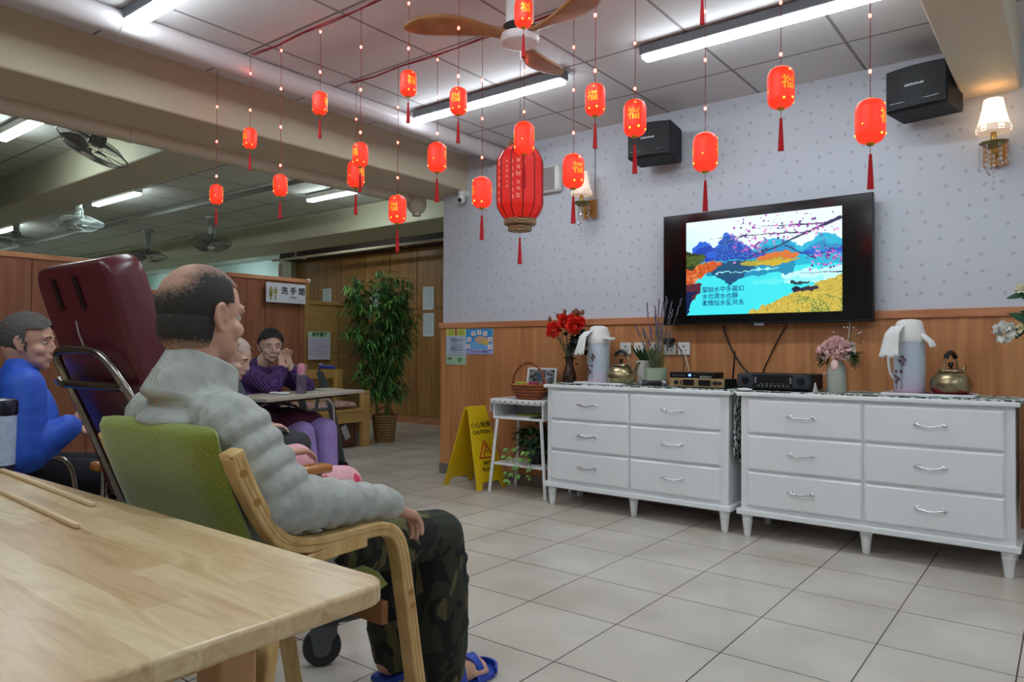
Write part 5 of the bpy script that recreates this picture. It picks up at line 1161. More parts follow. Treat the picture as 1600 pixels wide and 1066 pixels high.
def headmat(c, az, pitch=0, roll=0):
    return Matrix.Translation(c) @ Euler((math.radians(pitch), math.radians(roll), math.radians(-az)), 'XYZ').to_matrix().to_4x4()
def head_prims(g, H, s=1.0, face=1):
    R3 = H.to_3x3()
    def e(c, r): g.ell(H @ (Vector(c)*s), tuple(x*s for x in r), R=R3, nu=20, nv=14)
    def c_(a, b, r0, r1): g.cap(H @ (Vector(a)*s), H @ (Vector(b)*s), r0*s, r1*s)
    e((0, -.012, .032), (.076, .095, .086)); e((0, .022, -.03), (.061, .066, .082)); e((0, .035, -.075), (.046, .045, .033)); e((0, .066, -.094), (.022, .018, .017))
    e((0, -.023, -.022), (.069, .078, .079))
    c_((0, .082, .012), (0, .101, -.026), .0075, .0095); e((0, .096, -.031), (.016, .011, .008))
    c_((-.036, .074, .024), (.036, .074, .024), .012, .012)
    for sx in (-1, 1):
        e((sx*.040, .056, -.028), (.024, .024, .022)); e((sx*.030, .050, -.07), (.022, .022, .024))
        [c_(a_, b_, .0055, .0055) for a_, b_ in zip([(sx*(.076+.010*k_), y_, z_) for k_, y_, z_ in ((0, .010, -.012), (.3, .006, .012), (.7, -.006, .026), (1, -.019, .020), (1, -.023, .004), (.7, -.016, -.016), (.3, -.006, -.030))], [(sx*(.076+.010*k_), y_, z_) for k_, y_, z_ in ((.3, .006, .012), (.7, -.006, .026), (1, -.019, .020), (1, -.023, .004), (.7, -.016, -.016), (.3, -.006, -.030), (.1, .004, -.034))])]; e((sx*.077, -.006, -.002), (.005, .014, .022)); e((sx*.075, .004, -.033), (.006, .007, .009))
    c_((-.019, .085, -.058), (.019, .085, -.058), .006, .006); c_((-.016, .083, -.069), (.016, .083, -.069), .006, .006)
def face_parts(parent, H, s=1.0, closed=False, skin=None):
    for sx in (-1, 1):
        c = H @ (Vector((sx*.031, .066, .002))*s)
        if closed: MB().ell(c, .0135*s).build('eyelid', skin or M_skin, parent)
        else:
            e = MB().ell(c, .0118*s, nu=16, nv=10).build('eye', M_eye, parent); MB().ell(H @ (Vector((sx*.031, .0755, .002))*s), .0045*s).build('iris', M_iris, e)
        p = [H @ (Vector((sx*x, y, z))*s) for x, y, z in ((.016, .0885, .026), (.030, .088, .031), (.047, .078, .026))]
        MB().tube(p, .0028*s, 6).build('eyebrow', plain('brow_hair', '3c3430', .9), parent)
    p = [H @ (Vector((x, y, z))*s) for x, y, z in ((-.021, .0875, -.0635), (-.008, .0925, -.0625), (0, .0930, -.0635), (.008, .0925, -.0625), (.021, .0875, -.0635))]
    MB().tube(p, .0018*s, 6).build('mouth_line', plain('lip', '8f4f48', .6), parent)
def hair(parent, H, fn, m, s=1.0, thick=.004, lumps=.0015, rx=.078, ry=.097, rz=.089, c0=(0, -.012, .032), name='hair'):
    """scalp shell; fn(x,y,z)->(keep 0..1, thickness factor, tint 0..1)"""
    nu, nv = 72, 44; vs = []; col = []; keep = []; rr = random.Random(2)
    for k in range(nv+1):
        for i in range(nu):
            th = PI*k/nv; a = 2*PI*i/nu; d = Vector((math.sin(th)*math.cos(a), math.sin(th)*math.sin(a), math.cos(th)))
            q = Vector((c0[0]+d.x*rx, c0[1]+d.y*ry, c0[2]+d.z*rz)); kp, tf, tint = fn(q.x, q.y, q.z); q = q + Vector((d.x, d.y, d.z))*(thick*tf + lumps*rr.uniform(-1, 1)*tf)
            if kp < .5: q = q - d*.010
            vs.append(H @ (q*s)); keep.append(kp > .25); col.append(tint)
    fs = [f for f in [(k*nu+i, (k+1)*nu+i, (k+1)*nu+(i+1) % nu, k*nu+(i+1) % nu) for k in range(nv) for i in range(nu)] if all(keep[j] for j in f)]
    o = MB().add(vs, fs).build(name, m, parent, sharp=180); a = o.data.color_attributes.new('tint', 'FLOAT_COLOR', 'POINT')
    for j, c in enumerate(col): a.data[j].color = (c, c, c, 1)
    return o
def hairmat(name, c_hair, c_skin):
    m, nt, b = newmat(name); a = N(nt, 'ShaderNodeAttribute'); a.attribute_name = 'tint'; n = N(nt, 'ShaderNodeTexNoise'); n.inputs['Scale'].default_value = 130; n.inputs['Detail'].default_value = 5; nt.links.new(mapping(nt), n.inputs['Vector'])
    ad = N(nt, 'ShaderNodeMath', operation='MULTIPLY_ADD'); ad.inputs[1].default_value = .9; ad.inputs[2].default_value = -.45; nt.links.new(n.outputs[0], ad.inputs[0])
    s2 = N(nt, 'ShaderNodeMath', operation='ADD'); nt.links.new(a.outputs[2], s2.inputs[0]); nt.links.new(ad.outputs[0], s2.inputs[1])
    nt.links.new(ramp(nt, s2.outputs[0], [(.15, c_skin), (.85, c_hair)]), b.inputs['Base Color']); b.inputs['Roughness'].default_value = .75
    bp = N(nt, 'ShaderNodeBump'); bp.inputs['Strength'].default_value = .4; bp.inputs['Distance'].default_value = .002; nt.links.new(n.outputs[0], bp.inputs['Height']); nt.links.new(bp.outputs[0], b.inputs['Normal']); return m
def full_hair(x, y, z):
    k = 1 if (z > .045-(.0 if y > .02 else .12) and y < .075-.5*max(0, .07-z)) or (y < -.01 and z > -.055) else 0
    if y > .02 and z < .055: k = 0
    return k, 2.2, 1
def puffs(g, p0, p1, r0, r1, n, sq=.60, R=None, flat=1):
    p0 = Vector(p0); p1 = Vector(p1); d = p1-p0; L = d.length/n; q = d.normalized().to_track_quat('Z', 'Y').to_matrix()
    for i in range(n):
        f = (i+.5)/n; r = r0+(r1-r0)*f; g.ell(p0+d*f, (r, r*flat, L*.5+r*.26), R=q, nu=18, nv=10)
    g.cap(p0, p1, r0*.905, r1*.905)
def hand(g, wrist, fwd, down, side, spread=.0, curls=(25, 55, 60, 62), thumb=(.3, 1), s=1.0):
    """palm + four bent fingers + thumb; fwd: towards the fingers, down: palm normal, side: towards the thumb"""
    w_ = Vector(wrist); f = Vector(fwd).normalized(); dn = Vector(down); dn = (dn - f*dn.dot(f)).normalized(); sd = Vector(side); sd = (sd - f*sd.dot(f) - dn*sd.dot(dn)).normalized()
    for k in (-1.2, -.4, .4, 1.2): g.cap(w_ + sd*.010*k*s*1.1, w_ + f*.078*s + sd*.0165*k*s, .014*s, .0125*s)
    for k, (off, L, c) in enumerate(zip((1.5, .5, -.5, -1.5), (.070, .078, .072, .056), curls)):
        p = w_ + f*.082*s + sd*.0165*off*s; a = math.radians(c*.5); dd = f; ln = [L*.45*s, L*.30*s, L*.25*s]; r = .0088*s
        for i in range(3):
            a_ = math.radians(c)*(.45 + .35*i); dd = (f*math.cos(a_) + dn*math.sin(a_) + sd*spread*off).normalized(); q = p + dd*ln[i]; g.cap(p, q, r, r*.92); p = q; r *= .92
    p = w_ + f*.022*s + sd*.022*s; q = p + (sd*.7+f*thumb[0]+dn*.3).normalized()*.040*s; g.cap(p, q, .0125*s, .0105*s); u = q + (f*thumb[1]+sd*.35).normalized()*.034*s; g.cap(q, u, .0105*s, .0085*s)

# --- the balding man
man = thing('person', 'balding person in a grey quilted jacket and camouflage trousers seated in the green armchair', 'person', (CX, CY, 0))
H = headmat((0, -.118, 1.128), -4, -4)
g = MB(); head_prims(g, H); g.cap((0, -.135, 1.06), (0, -.165, .93), .056, .066)
g.ell((0, -.08, .76), (.145, .085, .18)); g.ell((0, -.02, .55), (.15, .12, .10)); g.cap((-.14, -.14, .885), (.14, -.14, .885), .05, .05)
for sx in (-1, 1):
    g.cap((sx*.165, -.14, .87), (sx*.258, -.075, .71), .045, .038); g.cap((sx*.258, -.075, .71), (sx*.242, .245, .652), .036, .026)
    g.cap((sx*.09, .02, .525), (sx*.11, .565, .495), .07, .05); g.cap((sx*.11, .575, .49), (sx*.105, .60, .09), .048, .034)
    g.cap((sx*.105, .575, .045), (sx*.115, .70, .045), .033, .034); g.cap((sx*.105, .56, .055), (sx*.105, .60, .11), .032, .034)
    for k in range(5): g.cap((sx*(.115+.0155*(k-2)), .715-.004*k*(1 if sx > 0 else 1), .040), (sx*(.117+.0175*(k-2)), (.790, .788, .778, .766, .750)[k if sx > 0 else k], .036), (.014, .0115, .011, .0105, .010)[k], (.013, .010, .0095, .009, .009)[k])
hand(g, (.242, .250, .648), (-.10, 1, -.42), (.1, -.35, -1), (-1, 0, .1), spread=.16, curls=(5, 62, 78, 84), thumb=(1.2, 1.8))
hand(g, (-.242, .262, .648), (.35, 1, -.45), (0, -.3, -1), (1, 0, .1), curls=(35, 40, 45, 50))
fuse(g.build('body', M_skin, man), .0045, 3); face_parts(man, H)
def bald(x, y, z):
    keep = 1 if ((y < .062 and z > .03) or (y < .02 and z > -.015) or (y < -.028 and z > -.03)) else 0
    if y > .03 and z < .07: keep = 0
    crown = math.exp(-(((x+.005)/.060)**2 + ((y+.085)/.045)**2 + ((z-.090)/.048)**2)); front = math.exp(-(((x-.0)/.07)**2 + ((y-.045)/.045)**2 + ((z-.115)/.05)**2))
    t_ = 1.05 - .8*max(0, (y-.02)/.035) - .9*max(0, (y+.012)/.03)*(1 if z < .03 and y < .02 else 0) - 1.75*crown - .75*front - 1.0*max(0, (z-.082)/.042) + .45*math.exp(-((x-.025)/.022)**2)*(1 if z > .08 else 0)
    return keep, max(.15, min(1, t_)), max(0, min(1, t_))
hm = hairmat('thinning_grey_hair', '2b2826', 'b98f7c'); hair(man, H, bald, hm, thick=.0035, lumps=.0006)
def nape(x, y, z):
    t_ = min(1, max(0, (z+.088)/.035)); return (1 if y < -.012 and z < .035 and z > -.090 else 0), .8*t_+.1, t_*.95
hair(man, H, nape, hm, thick=.003, lumps=.0005, rx=.0705, ry=.0795, rz=.0805, c0=(0, -.023, -.022), name='nape_hair')
J = MB(); n = 9
for i in range(n):
    f = i/(n-1); z = .515+.375*f; u = .070-.215*f if f < .8 else .070-.172-.12*(f-.8); rx = .207-.003*i+(.0 if i < 7 else -.014*(i-6)); ry = .138-.008*f
    J.ell((0, u, z), (rx, ry, .036), nu=36, nv=10); J.ell((0, u, z), (rx*.935, ry*.925, .06), nu=36, nv=10)
J.ell((0, -.055, .70), (.18, .112, .22), nu=30, nv=16); J.ell((0, .09, .575), (.215, .165, .062), nu=30, nv=14); J.ell((0, .10, .548), (.195, .135, .05), nu=30, nv=14)
J.cap((-.15, -.145, .895), (.15, -.145, .895), .066, .066); J.ell((0, -.145, .93), (.125, .085, .055), nu=26, nv=12)
for sx in (-1, 1):
    puffs(J, (sx*.168, -.145, .885), (sx*.262, -.075, .725), .080, .073, 4, flat=1.02); puffs(J, (sx*.262, -.085, .715), (sx*.243, .235, .662), .073, .047, 6)
    J.cap((sx*.243, .225, .660), (sx*.243, .252, .655), .043, .040)
for i in range(9):   # stand-up collar
    J.tube([((.088-.0025*i)*math.cos(a), -.150+.004*i+(.090-.0025*i)*math.sin(a), .930+.011*i-.030*math.sin(a)) for a in [2*PI*k/28 for k in range(28)]], .0150-.0004*i, 8, closed=True)
fuse(J.build('quilted_jacket', M_jack, man), .005, 1)
g = MB(); H2 = [(-.035, -.246, .955), (-.022, -.247, .985)]; g.tube([(.020, -.2515, .975), (.026, -.2475, 1.008)], .002, 5); g.tube([(.052, -.2455, .978), (.060, -.2385, 1.004), (.046, -.2405, 1.012)], .002, 5); g.tube([(.034, -.2505, .974), (.044, -.2445, 1.008)], .002, 5)
g.build('collar_marks', plain('chalk_mark', 'c9ccc8', .8), man)
Tt = MB(); Tt.ell((0, .04, .535), (.185, .165, .085), nu=24, nv=12)
for sx in (-1, 1):
    Tt.cap((sx*.09, .06, .535), (sx*.112, .565, .500), .088, .072); Tt.cap((sx*.112, .575, .49), (sx*.108, .585, .33), .075, .085); Tt.cap((sx*.108, .585, .33), (sx*.105, .59, .155), .086, .084); Tt.cap((sx*.105, .59, .16), (sx*.105, .595, .085), .082, .072)
    for k in range(5): z = .42-.065*k; Tt.ell((sx*.108, .588, z), (.084+.004*(k % 2), .084+.004*(k % 2), .028))
fuse(Tt.build('camouflage_trousers', M_camo, man), .0065, 3)
M_sand = plain('blue_rubber', '2447b0', .45)
for sx in (-1, 1):
    t_ = MB(); out = [(sx*.105+x, y) for x, y in ((-.036, .525), (.036, .525), (.044, .58), (.042, .66), (.053, .73), (.050, .79), (.02, .822), (-.02, .825), (-.046, .79), (-.050, .72), (-.040, .65), (-.042, .58))]
    o = t_.prism(out, 0, .020, 'Z').build('sandal', M_sand, man, bevel=.006)
    for y, h, tw in ((.625, .088, .02), (.665, .084, -.025), (.700, .076, .03), (.735, .066, -.02)):
        MB().ribbon([(sx*.105 + .050*math.cos(a), y + tw*math.cos(a), .012 + h*math.sin(a)) for a in [PI*k/12 for k in range(13)]], .026, .006, (0, 1, 0)).build('strap', M_sand, o)
    MB().ribbon([(sx*.105 + .050*math.cos(a), .79+.033*math.sin(a), .022+.006*math.sin(a)) for a in [PI*k/10 for k in range(11)]], .020, .008, (0, 0, 1)).build('toe_rim', M_sand, o)

# ---------------------------------------------------------------- maroon recliner
M_mar = plain('maroon_vinyl', '571a26', .3, spec=.6, bump=.12, bscale=120); M_ch2 = plain('worn_chrome', '9c968e', .22, 1, noise=.1)
rc = thing('recliner_chair', 'maroon vinyl recliner on castors seen from behind, with a chrome push handle', 'reclining chair', (-2.585, 1.0, 0))
tilt = math.atan2(.25, .80); Rx = Matrix.Rotation(-0, 3, 'X')
def BP(x, h, off=0):      # point on the leaning back: h along its height from z=.50, off behind it
    return (x, .27 - (h)*.27/.84 - off*.95, .50 + h - off*.30)
prof = [((x if x < 0 else x*.80), h) for x, h in rrect(-.315, .315, 0, .84, .06, 6)]; vs = []; n = len(prof)
for off, ins in ((.045, .022), (.038, .006), (.020, 0), (-.050, 0), (-.075, .01), (-.085, .03)):
    for x, h in prof: k = 1-ins/.33; vs.append(BP(x*k, .42+(h-.42)*(1-ins/.45), off))
fs = [tuple(range(n)), tuple(range(5*n, 6*n))[::-1]] + [(k*n+i, (k+1)*n+i, (k+1)*n+(i+1) % n, k*n+(i+1) % n) for k in range(5) for i in range(n)]
MB().add(vs, fs).build('backrest', M_mar, rc, sharp=50)
for x in (-.15, .025): MB().add([BP(x+a, h, o) for o in (.042, .050) for a, h in ((-.014, .70), (.014, .70), (.014, .80), (-.014, .80))], [(0, 1, 2, 3), (7, 6, 5, 4)] + [(i, (i+1) % 4, 4+(i+1) % 4, 4+i) for i in range(4)]).build('slot', M_black, rc, bevel=.003)
MB().tube([BP(-.065, .66, .05), BP(-.072, .62, .052), BP(-.066, .58, .052), BP(-.05, .555, .052)], .0028, 6).build('scuff_mark', plain('white_scuff', 'b9b4b4', .7), rc)
MB().tube(smoothpath([BP(-.13, -.12, .055), BP(-.195, .30, .07), BP(-.225, .50, .085), BP(-.215, .555, .09), BP(-.17, .575, .09), BP(.07, .575, .09), BP(.16, .555, .09), BP(.235, .46, .085), BP(.255, .30, .07), BP(.265, -.12, .055)], 2), .0145, 14).build('push_handle', M_ch2, rc)
MB().tube([BP(-.215, .455, .09), BP(.235, .455, .09)], .015, 14).build('handle_bar', M_ch2, rc)
MB().tube(smoothpath([BP(-.215, .455, .10), BP(-.33, .465, .08), (-.42, .20, .93), (-.46, .50, .90)], 2), .013, 12).build('side_tube', M_ch2, rc)
pad(-.27, .27, [(.20, .46), (.40, .45), (.60, .45), (.78, .44)], .11, 'seat', M_mar, rc, .04)
for sx in (-1, 1):
    MB().bb(sx*.345-.035, sx*.345+.035, .18, .74, .585, .620).build('armrest', plain('varnished_arm', 'b77436', .25, coat=.4), rc, bevel=.012, seg=3)
    g = MB(); g.tube(smoothpath([(sx*.345, .22, .585), (sx*.345, .22, .30), (sx*.345, .65, .28), (sx*.345, .70, .585)], 2), .012, 10); g.tube([(sx*.345, .10, .30), (sx*.345, .85, .28)], .014, 10); g.build('side_frame', M_ch2, rc)
MB().tube([(-.345, .30, .30), (.345, .30, .30)], .012, 10).build('cross_tube', M_ch2, rc)
MB().tube([(-.345, .535, .215), (.345, .535, .215), (.618, .53, .215)], .012, 10).build('base_bar', M_ch2, rc)
pad(-.22, .22, [(.86, .36), (.90, .25), (.95, .15)], .05, 'footrest', M_mar, rc, .03)
def castor(x, y, parent, ztop, az=0):
    T = Matrix.Translation((x, y, 0)) @ Matrix.Rotation(az, 4, 'Z'); q = lambda *p: T @ Vector(p)
    o = MB().cyl(q(0, 0, .135), q(0, 0, ztop), .013, n=16).build('castor_stem', M_ch2, parent)
    MB().cyl(q(-.018, -.016, .0625), q(-.018, .016, .0625), .0625, n=36).build('wheel', plain('grey_rubber', '34373a', .6), o, bevel=.006); MB().cyl(q(-.018, -.020, .0625), q(-.018, .020, .0625), .030, n=20).build('hub', M_grey, o)
    g = MB()
    for sy in (-1, 1): g.prism([(.035, .165), (-.035, .165), (-.058, .12), (-.050, .075), (-.018, .045), (.0, .055), (.030, .11)], sy*.024-.003, sy*.024+.003, 'Y')
    g.bb(-.036, .036, -.027, .027, .132, .172); g.prism([(-.01, .138), (.07, .142), (.125, .150), (.128, .164), (.07, .166), (0, .172)], -.022, .022, 'Y'); f = MB().add([T @ Vector(v) for v in g.v], g.f).build('fork', plain('castor_grey', '5f666b', .5), o, bevel=.003)
for x, y, az in ((.618, .53, .95), (-.36, .60, .3), (-.36, .10, .2), (.34, .05, .4)): castor(x, y, rc, (.225 if y == .53 else .32), az)
t = thing('green_strap', 'teal cloth strap knotted round the recliner frame behind the green chair', 'strap', (-2.30, 1.05, .66))
MB().ribbon(smoothpath([(-.14, -.02, .085), (-.08, -.03, .045), (-.03, -.03, .015), (.0, -.02, .0)], 2), .022, .004, (0, -.3, 1)).build('band', plain('teal_cloth', '2f8a72', .8), t); g = MB(); g.ell((.0, -.02, -.005), (.028, .018, .024)); g.ribbon([(.0, -.02, 0), (.03, -.02, .015), (.06, -.01, -.02)], .02, .004, (0, 0, 1)); g.ribbon([(0, -.02, 0), (-.01, -.02, -.05), (.0, -.02, -.09)], .03, .004, (1, 0, 0)); g.build('knot', plain('teal_cloth_knot', '2c8069', .8), t)

def seated(name_, label, loc, az, headc, face_az, pitch, cloth, trous, skin, hairm, hair_fn, arms, knees, ankles, shoulder=(.17, -.02, .88), thing_=None, sr=.075, closed=False, s=.98, voxel=.009, tr=(.075, .065, .055), shoes='2a2a2e', sleeves=None):
    t = thing('person', label, 'person', loc, -math.radians(az)); H = headmat(headc, face_az-az, pitch); g = MB(); head_prims(g, H, s)
    g.cap(H @ Vector((0, -.02, -.06)), (0, -.02, shoulder[2]+.03), .052, .06); g.ell((0, 0, .72), (.15, .10, .20)); g.ell((0, .02, .52), (.15, .12, .09)); g.cap((-.13, 0, shoulder[2]), (.13, 0, shoulder[2]), .045, .045)
    j = MB(); j.ell((0, 0, .70), (.185, .135, .24), nu=24, nv=14); j.cap((-shoulder[0]+.02, shoulder[1], shoulder[2]), (shoulder[0]-.02, shoulder[1], shoulder[2]), .06, .06); j.cap((0, -.01, shoulder[2]+.02), (0, -.01, shoulder[2]+.065), .085, .065)
    for sx, (el, wr, fw) in zip((1, -1), arms):
        sh = (sx*shoulder[0], shoulder[1], shoulder[2]); g.cap(sh, el, .042, .036); g.cap(el, wr, .034, .025); hand(g, wr, fw, (0, 0, -1) if fw[2] < .5 else (0, 1, 0), (-sx, 0, .1), curls=(45, 50, 55, 60))
        j.cap(sh, el, sr*.95, sr*.86); j.cap(el, Vector(el).lerp(Vector(wr), .85), sr*.86, sr*.62)
    tr_ = MB(); tr_.ell((0, .03, .52), (.175, .15, .09), nu=20, nv=10)
    for sx, k, a in zip((1, -1), knees, ankles):
        g.cap((sx*.09, .03, .52), k, .06, .045); g.cap(k, a, .042, .03); g.cap(a, (a[0], a[1]+.10, max(.03, a[2]-.04)), .03, .03)
        tr_.cap((sx*.09, .03, .53), k, tr[0]+.01, tr[0]); tr_.cap(k, Vector(k).lerp(Vector(a), .85), tr[0], tr[2]+.01)
        MB().cap((a[0], a[1]-.02, .045), (a[0], a[1]+.13, .04), .042, .04).build('shoe', plain('shoe_'+shoes, shoes, .6), t)
    fuse(g.build('body', skin, t), .006, 3); fuse(j.build('jacket', cloth, t), voxel, 5); fuse(tr_.build('trousers', trous, t), voxel, 4); face_parts(t, H, s, closed, skin)
    if hair_fn: hair(t, H, hair_fn, hairm, s)
    return t, H
M_pink = None
m, nt, b = newmat('pink_star_print'); v = N(nt, 'ShaderNodeTexVoronoi'); v.inputs['Scale'].default_value = 17; v.inputs['Randomness'].default_value = .8; nt.links.new(mapping(nt), v.inputs['Vector']); nz = N(nt, 'ShaderNodeTexNoise'); nz.inputs['Scale'].default_value = 60; nt.links.new(mapping(nt), nz.inputs['Vector'])
ad = N(nt, 'ShaderNodeMath', operation='MULTIPLY_ADD'); ad.inputs[1].default_value = .35; nt.links.new(nz.outputs[0], ad.inputs[0]); nt.links.new(v.outputs['Distance'], ad.inputs[2])
nt.links.new(ramp(nt, ad.outputs[0], [(0, 'd03a52'), (.50, 'd44e64'), (.54, 'e4adb5'), (.8, 'dfa8b0')]), b.inputs['Base Color']); b.inputs['Roughness'].default_value = .9; M_pink = m
t, H = seated('sitter', 'dark-haired person with glasses in pink star-print trousers sitting in the maroon recliner', (-2.585, 1.36, 0), 0, (.175, -.12, 1.10), 35, 0, plain('dark_plum_coat', '3a2a34', .8), M_pink, M_skin, hairmat('dark_hair', '1f1b1a', '2a2422'), full_hair,
    [((.27, .0, .70), (.27, .24, .665), (0, 1, 0)), ((-.27, .0, .70), (-.27, .24, .665), (0, 1, 0))], [(.235, .54, .50), (-.03, .50, .57)], [(.20, .56, .10), (-.10, .60, .10)], shoulder=(.17, -.03, .86), tr=(.080, .07, .07))
for sx in (-1, 1): MB().tube([H @ Vector((sx*.032+.021*math.cos(a), .093-.006*abs(math.cos(a)), .002+.016*math.sin(a))) for a in [2*PI*i/20 for i in range(20)]], .0018, 6, closed=True).build('glasses_rim', M_black, t); MB().tube([H @ Vector((sx*.053, .09, .006)), H @ Vector((sx*.080, .02, .012)), H @ Vector((sx*.083, -.015, .006))], .0015, 5).build('glasses_arm', M_black, t)

def plain_chair(loc, az, label, m, hw=.24, name='wheelchair'):
    t = thing(name, label, 'wheelchair', loc, -math.radians(az)); M_t = M_ch2
    MB().bb(-hw, hw, -.20, .24, .42, .455).build('seat', m, t, bevel=.01); MB().bb(-hw, hw, -.225, -.195, .46, .88).build('backrest', m, t, bevel=.01)
    for sx in (-1, 1):
        X = sx*(hw+.02); g = MB(); g.tube(smoothpath([(X, -.34, .93), (X, -.22, .93), (X, -.21, .80), (X, -.21, .20)], 2), .012, 10); g.tube(smoothpath([(X, -.21, .64), (X, .12, .64), (X, .20, .60), (X, .22, .42), (X, .30, .12)], 2), .012, 10); g.tube([(X, -.21, .42), (X, .24, .42)], .012, 10); g.tube([(X, -.21, .22), (X, .26, .22)], .010, 10); g.build('side_frame', M_t, t)
        MB().bb(X-.022, X+.022, -.18, .10, .652, .675).build('armrest', M_black, t, bevel=.006)
        o = MB().tube([(X+sx*.03, -.16+.24*math.cos(a), .24+.24*math.sin(a)) for a in [2*PI*i/40 for i in range(40)]], .013, 8, closed=True).build('wheel', M_black, t); g = MB()
        for i in range(14): a = 2*PI*i/14; g.tube([(X+sx*.03, -.16, .24), (X+sx*.03, -.16+.235*math.cos(a), .24+.235*math.sin(a))], .0015, 4)
        g.cyl((X, -.16, .24), (X+sx*.05, -.16, .24), .02, n=14); g.build('spokes', M_t, o)
        MB().cyl((X-.012, .26, .062), (X+.012, .26, .062), .06, n=24).build('front_wheel', M_black, t); MB().tube([(X, .26, .062), (X, .24, .16), (X, .22, .24)], .008, 8).build('fork', M_t, t)
        MB().tube([(X, .26, .26), (X, .36, .10)], .009, 8).build('footrest_tube', M_t, t); MB().box((X-sx*.075, .40, .095), (.13, .13, .014)).build('footplate', M_black, t, bevel=.004)
        MB().cyl((X, -.44, .93), (X, -.33, .93), .017, n=14).build('grip', M_black, t)
    return t
plain_chair((-3.42, 1.04, 0), 12, 'black and chrome wheelchair under the person in blue', M_blackm)
seated('sitter', 'person in a bright blue jacket seated at the left edge behind the table', (-3.40, 1.10, 0), 12, (.0, .02, 1.075), 40, -4, quilt('bright_blue_cloth', '1f4fc4', '2f66dc'), plain('dark_trousers', '14161e', .85), M_skin, hairmat('grey_hair', '56504c', '6a625c'), full_hair,
    [((.25, -.01, .645), (.22, .15, .755), (-.2, .4, .8)), ((-.25, .0, .66), (-.20, .22, .69), (.2, 1, 0))], [(.12, .40, .50), (-.12, .40, .50)], [(.12, .42, .13), (-.12, .42, .13)], shoulder=(.185, -.02, .90), sr=.085)
plain_chair((-3.78, 2.15, 0), 20, 'wheelchair hidden behind the recliner and the balding man', M_blackm, .21)
def stubble(x, y, z):
    k = 1 if (z > .02 and y < .065) or (y < -.01 and z > -.058) else 0
    if y > .03 and z < .06: k = 0
    return k, .6, .55
seated('sitter', 'grey-haired person with drooping head seen just past the balding man', (-3.78, 2.20, 0), 20, (.02, .06, 1.0), 60, -22, plain('slate_cardigan', '4a4f58', .8), plain('grey_trousers', '3a3c40', .85), M_skin2, hairmat('white_hair', 'a9a29c', 'c4a294'), stubble,
    [((.21, .0, .66), (.16, .20, .62), (-.2, 1, 0)), ((-.21, .0, .66), (-.16, .20, .62), (.2, 1, 0))], [(.10, .40, .50), (-.10, .40, .50)], [(.10, .42, .13), (-.10, .42, .13)], shoulder=(.15, -.01, .80), closed=True)

# ---------------------------------------------------------------- woman in purple with her table
WX, WY, WA = -4.66, 3.00, 73
plain_chair((WX-.03, WY-.01, 0), WA, 'black wheelchair of the woman in purple, beside the small table', M_blackm)
m, nt, b = newmat('purple_check_knit'); v = N(nt, 'ShaderNodeTexChecker'); v.inputs['Scale'].default_value = 60; nt.links.new(mapping(nt), v.inputs['Vector']); v.inputs['Color1'].default_value = lin('2c1440'); v.inputs['Color2'].default_value = lin('5a3a78'); nt.links.new(v.outputs[0], b.inputs['Base Color']); b.inputs['Roughness'].default_value = .9
def bob(x, y, z):
    k, a, b_ = full_hair(x, y, z); return (1 if k or (y < .02 and z > -.06 and abs(x) > .02) else 0), 3, 1
t, H = seated('sitter', 'woman in a dark purple patterned top and lilac trousers resting her chin on her hand', (WX, WY, 0), WA, (.0, .10, 1.075), 112, -8, m, plain('lilac_trousers', '9c84c4', .85, noise=.08, nscale=9), M_skin2, hairmat('black_hair', '1c1a1c', '262326'), bob,
    [((.17, .26, .79), (.05, .235, .915), (-.25, -.2, 1)), ((-.20, .26, .78), (-.06, .235, .905), (.25, -.2, 1))], [(.13, .48, .475), (-.13, .48, .475)], [(.12, .52, .14), (-.12, .50, .14)], shoulder=(.16, .04, .87), tr=(.085, .075, .075))
g = MB(); g.ell((0, .22, .555), (.20, .20, .085), nu=22, nv=10); g.ell((.12, .36, .55), (.10, .11, .07)); g.ell((-.12, .36, .545), (.09, .09, .06)); o = tag(fuse(g.build('blanket', plain('maroon_blanket', '4f1436', .9, noise=.25, nscale=12), None), .010, 6), 'maroon blanket bundled on the lap of the woman in purple', 'blanket'); o.location = (WX, WY, 0); o.rotation_euler = (0, 0, -math.radians(WA))
t = thing('overbed_table', 'narrow grey-topped table with curved chrome leg in front of the woman in purple', 'table', (-4.255, 3.03, 0), -math.radians(WA-1))
MB().bb(-.56, .56, -.20, .20, .725, .748).build('tabletop', plain('grey_laminate', 'b9b0a2', .4), t, bevel=.004); MB().bb(-.45, .45, -.12, .12, .705, .725).build('under_tray', M_black, t)
for sx in (-1, 1): MB().tube(smoothpath([(sx*-.25, 0, .705), (sx*-.40, 0, .69), (sx*-.46, 0, .60), (sx*-.46, 0, .05)], 2), .013, 10).build('leg', M_chrome, t); MB().tube([(sx*-.46, -.20, .03), (sx*-.46, .20, .03)], .022, 10).build('foot', M_black, t)
for x, y, w_, lb in ((-.05, .02, .12, 'crumpled white tissue on the narrow grey table'),):
    g = MB(); rr = random.Random(5)
    for k in range(9): g.ell((x+rr.uniform(-.06, .06), y+rr.uniform(-.03, .03), .0+.008), (.03, .02, .008))
    o = tag(g.build('tissue', plain('tissue', 'dedde0', .9), None), lb, 'tissue'); o.location = (-4.18, 2.86, .748)
t = thing('water_bottle', 'clear water bottle with pink cap on the narrow grey table', 'bottle', (-4.20, 3.03, .748))
MB().lathe([(0, 0), (.032, 0), (.034, .004), (.034, .115), (.030, .13), (.024, .138)], 24).build('bottle', plain('clear_plastic', '9a8fa8', .08, trans=.75), t); MB().lathe([(.028, .130), (.030, .135), (.030, .19), (.024, .205), (0, .21)], 24).build('cap', plain('pink_cap', 'd890a8', .35), t)
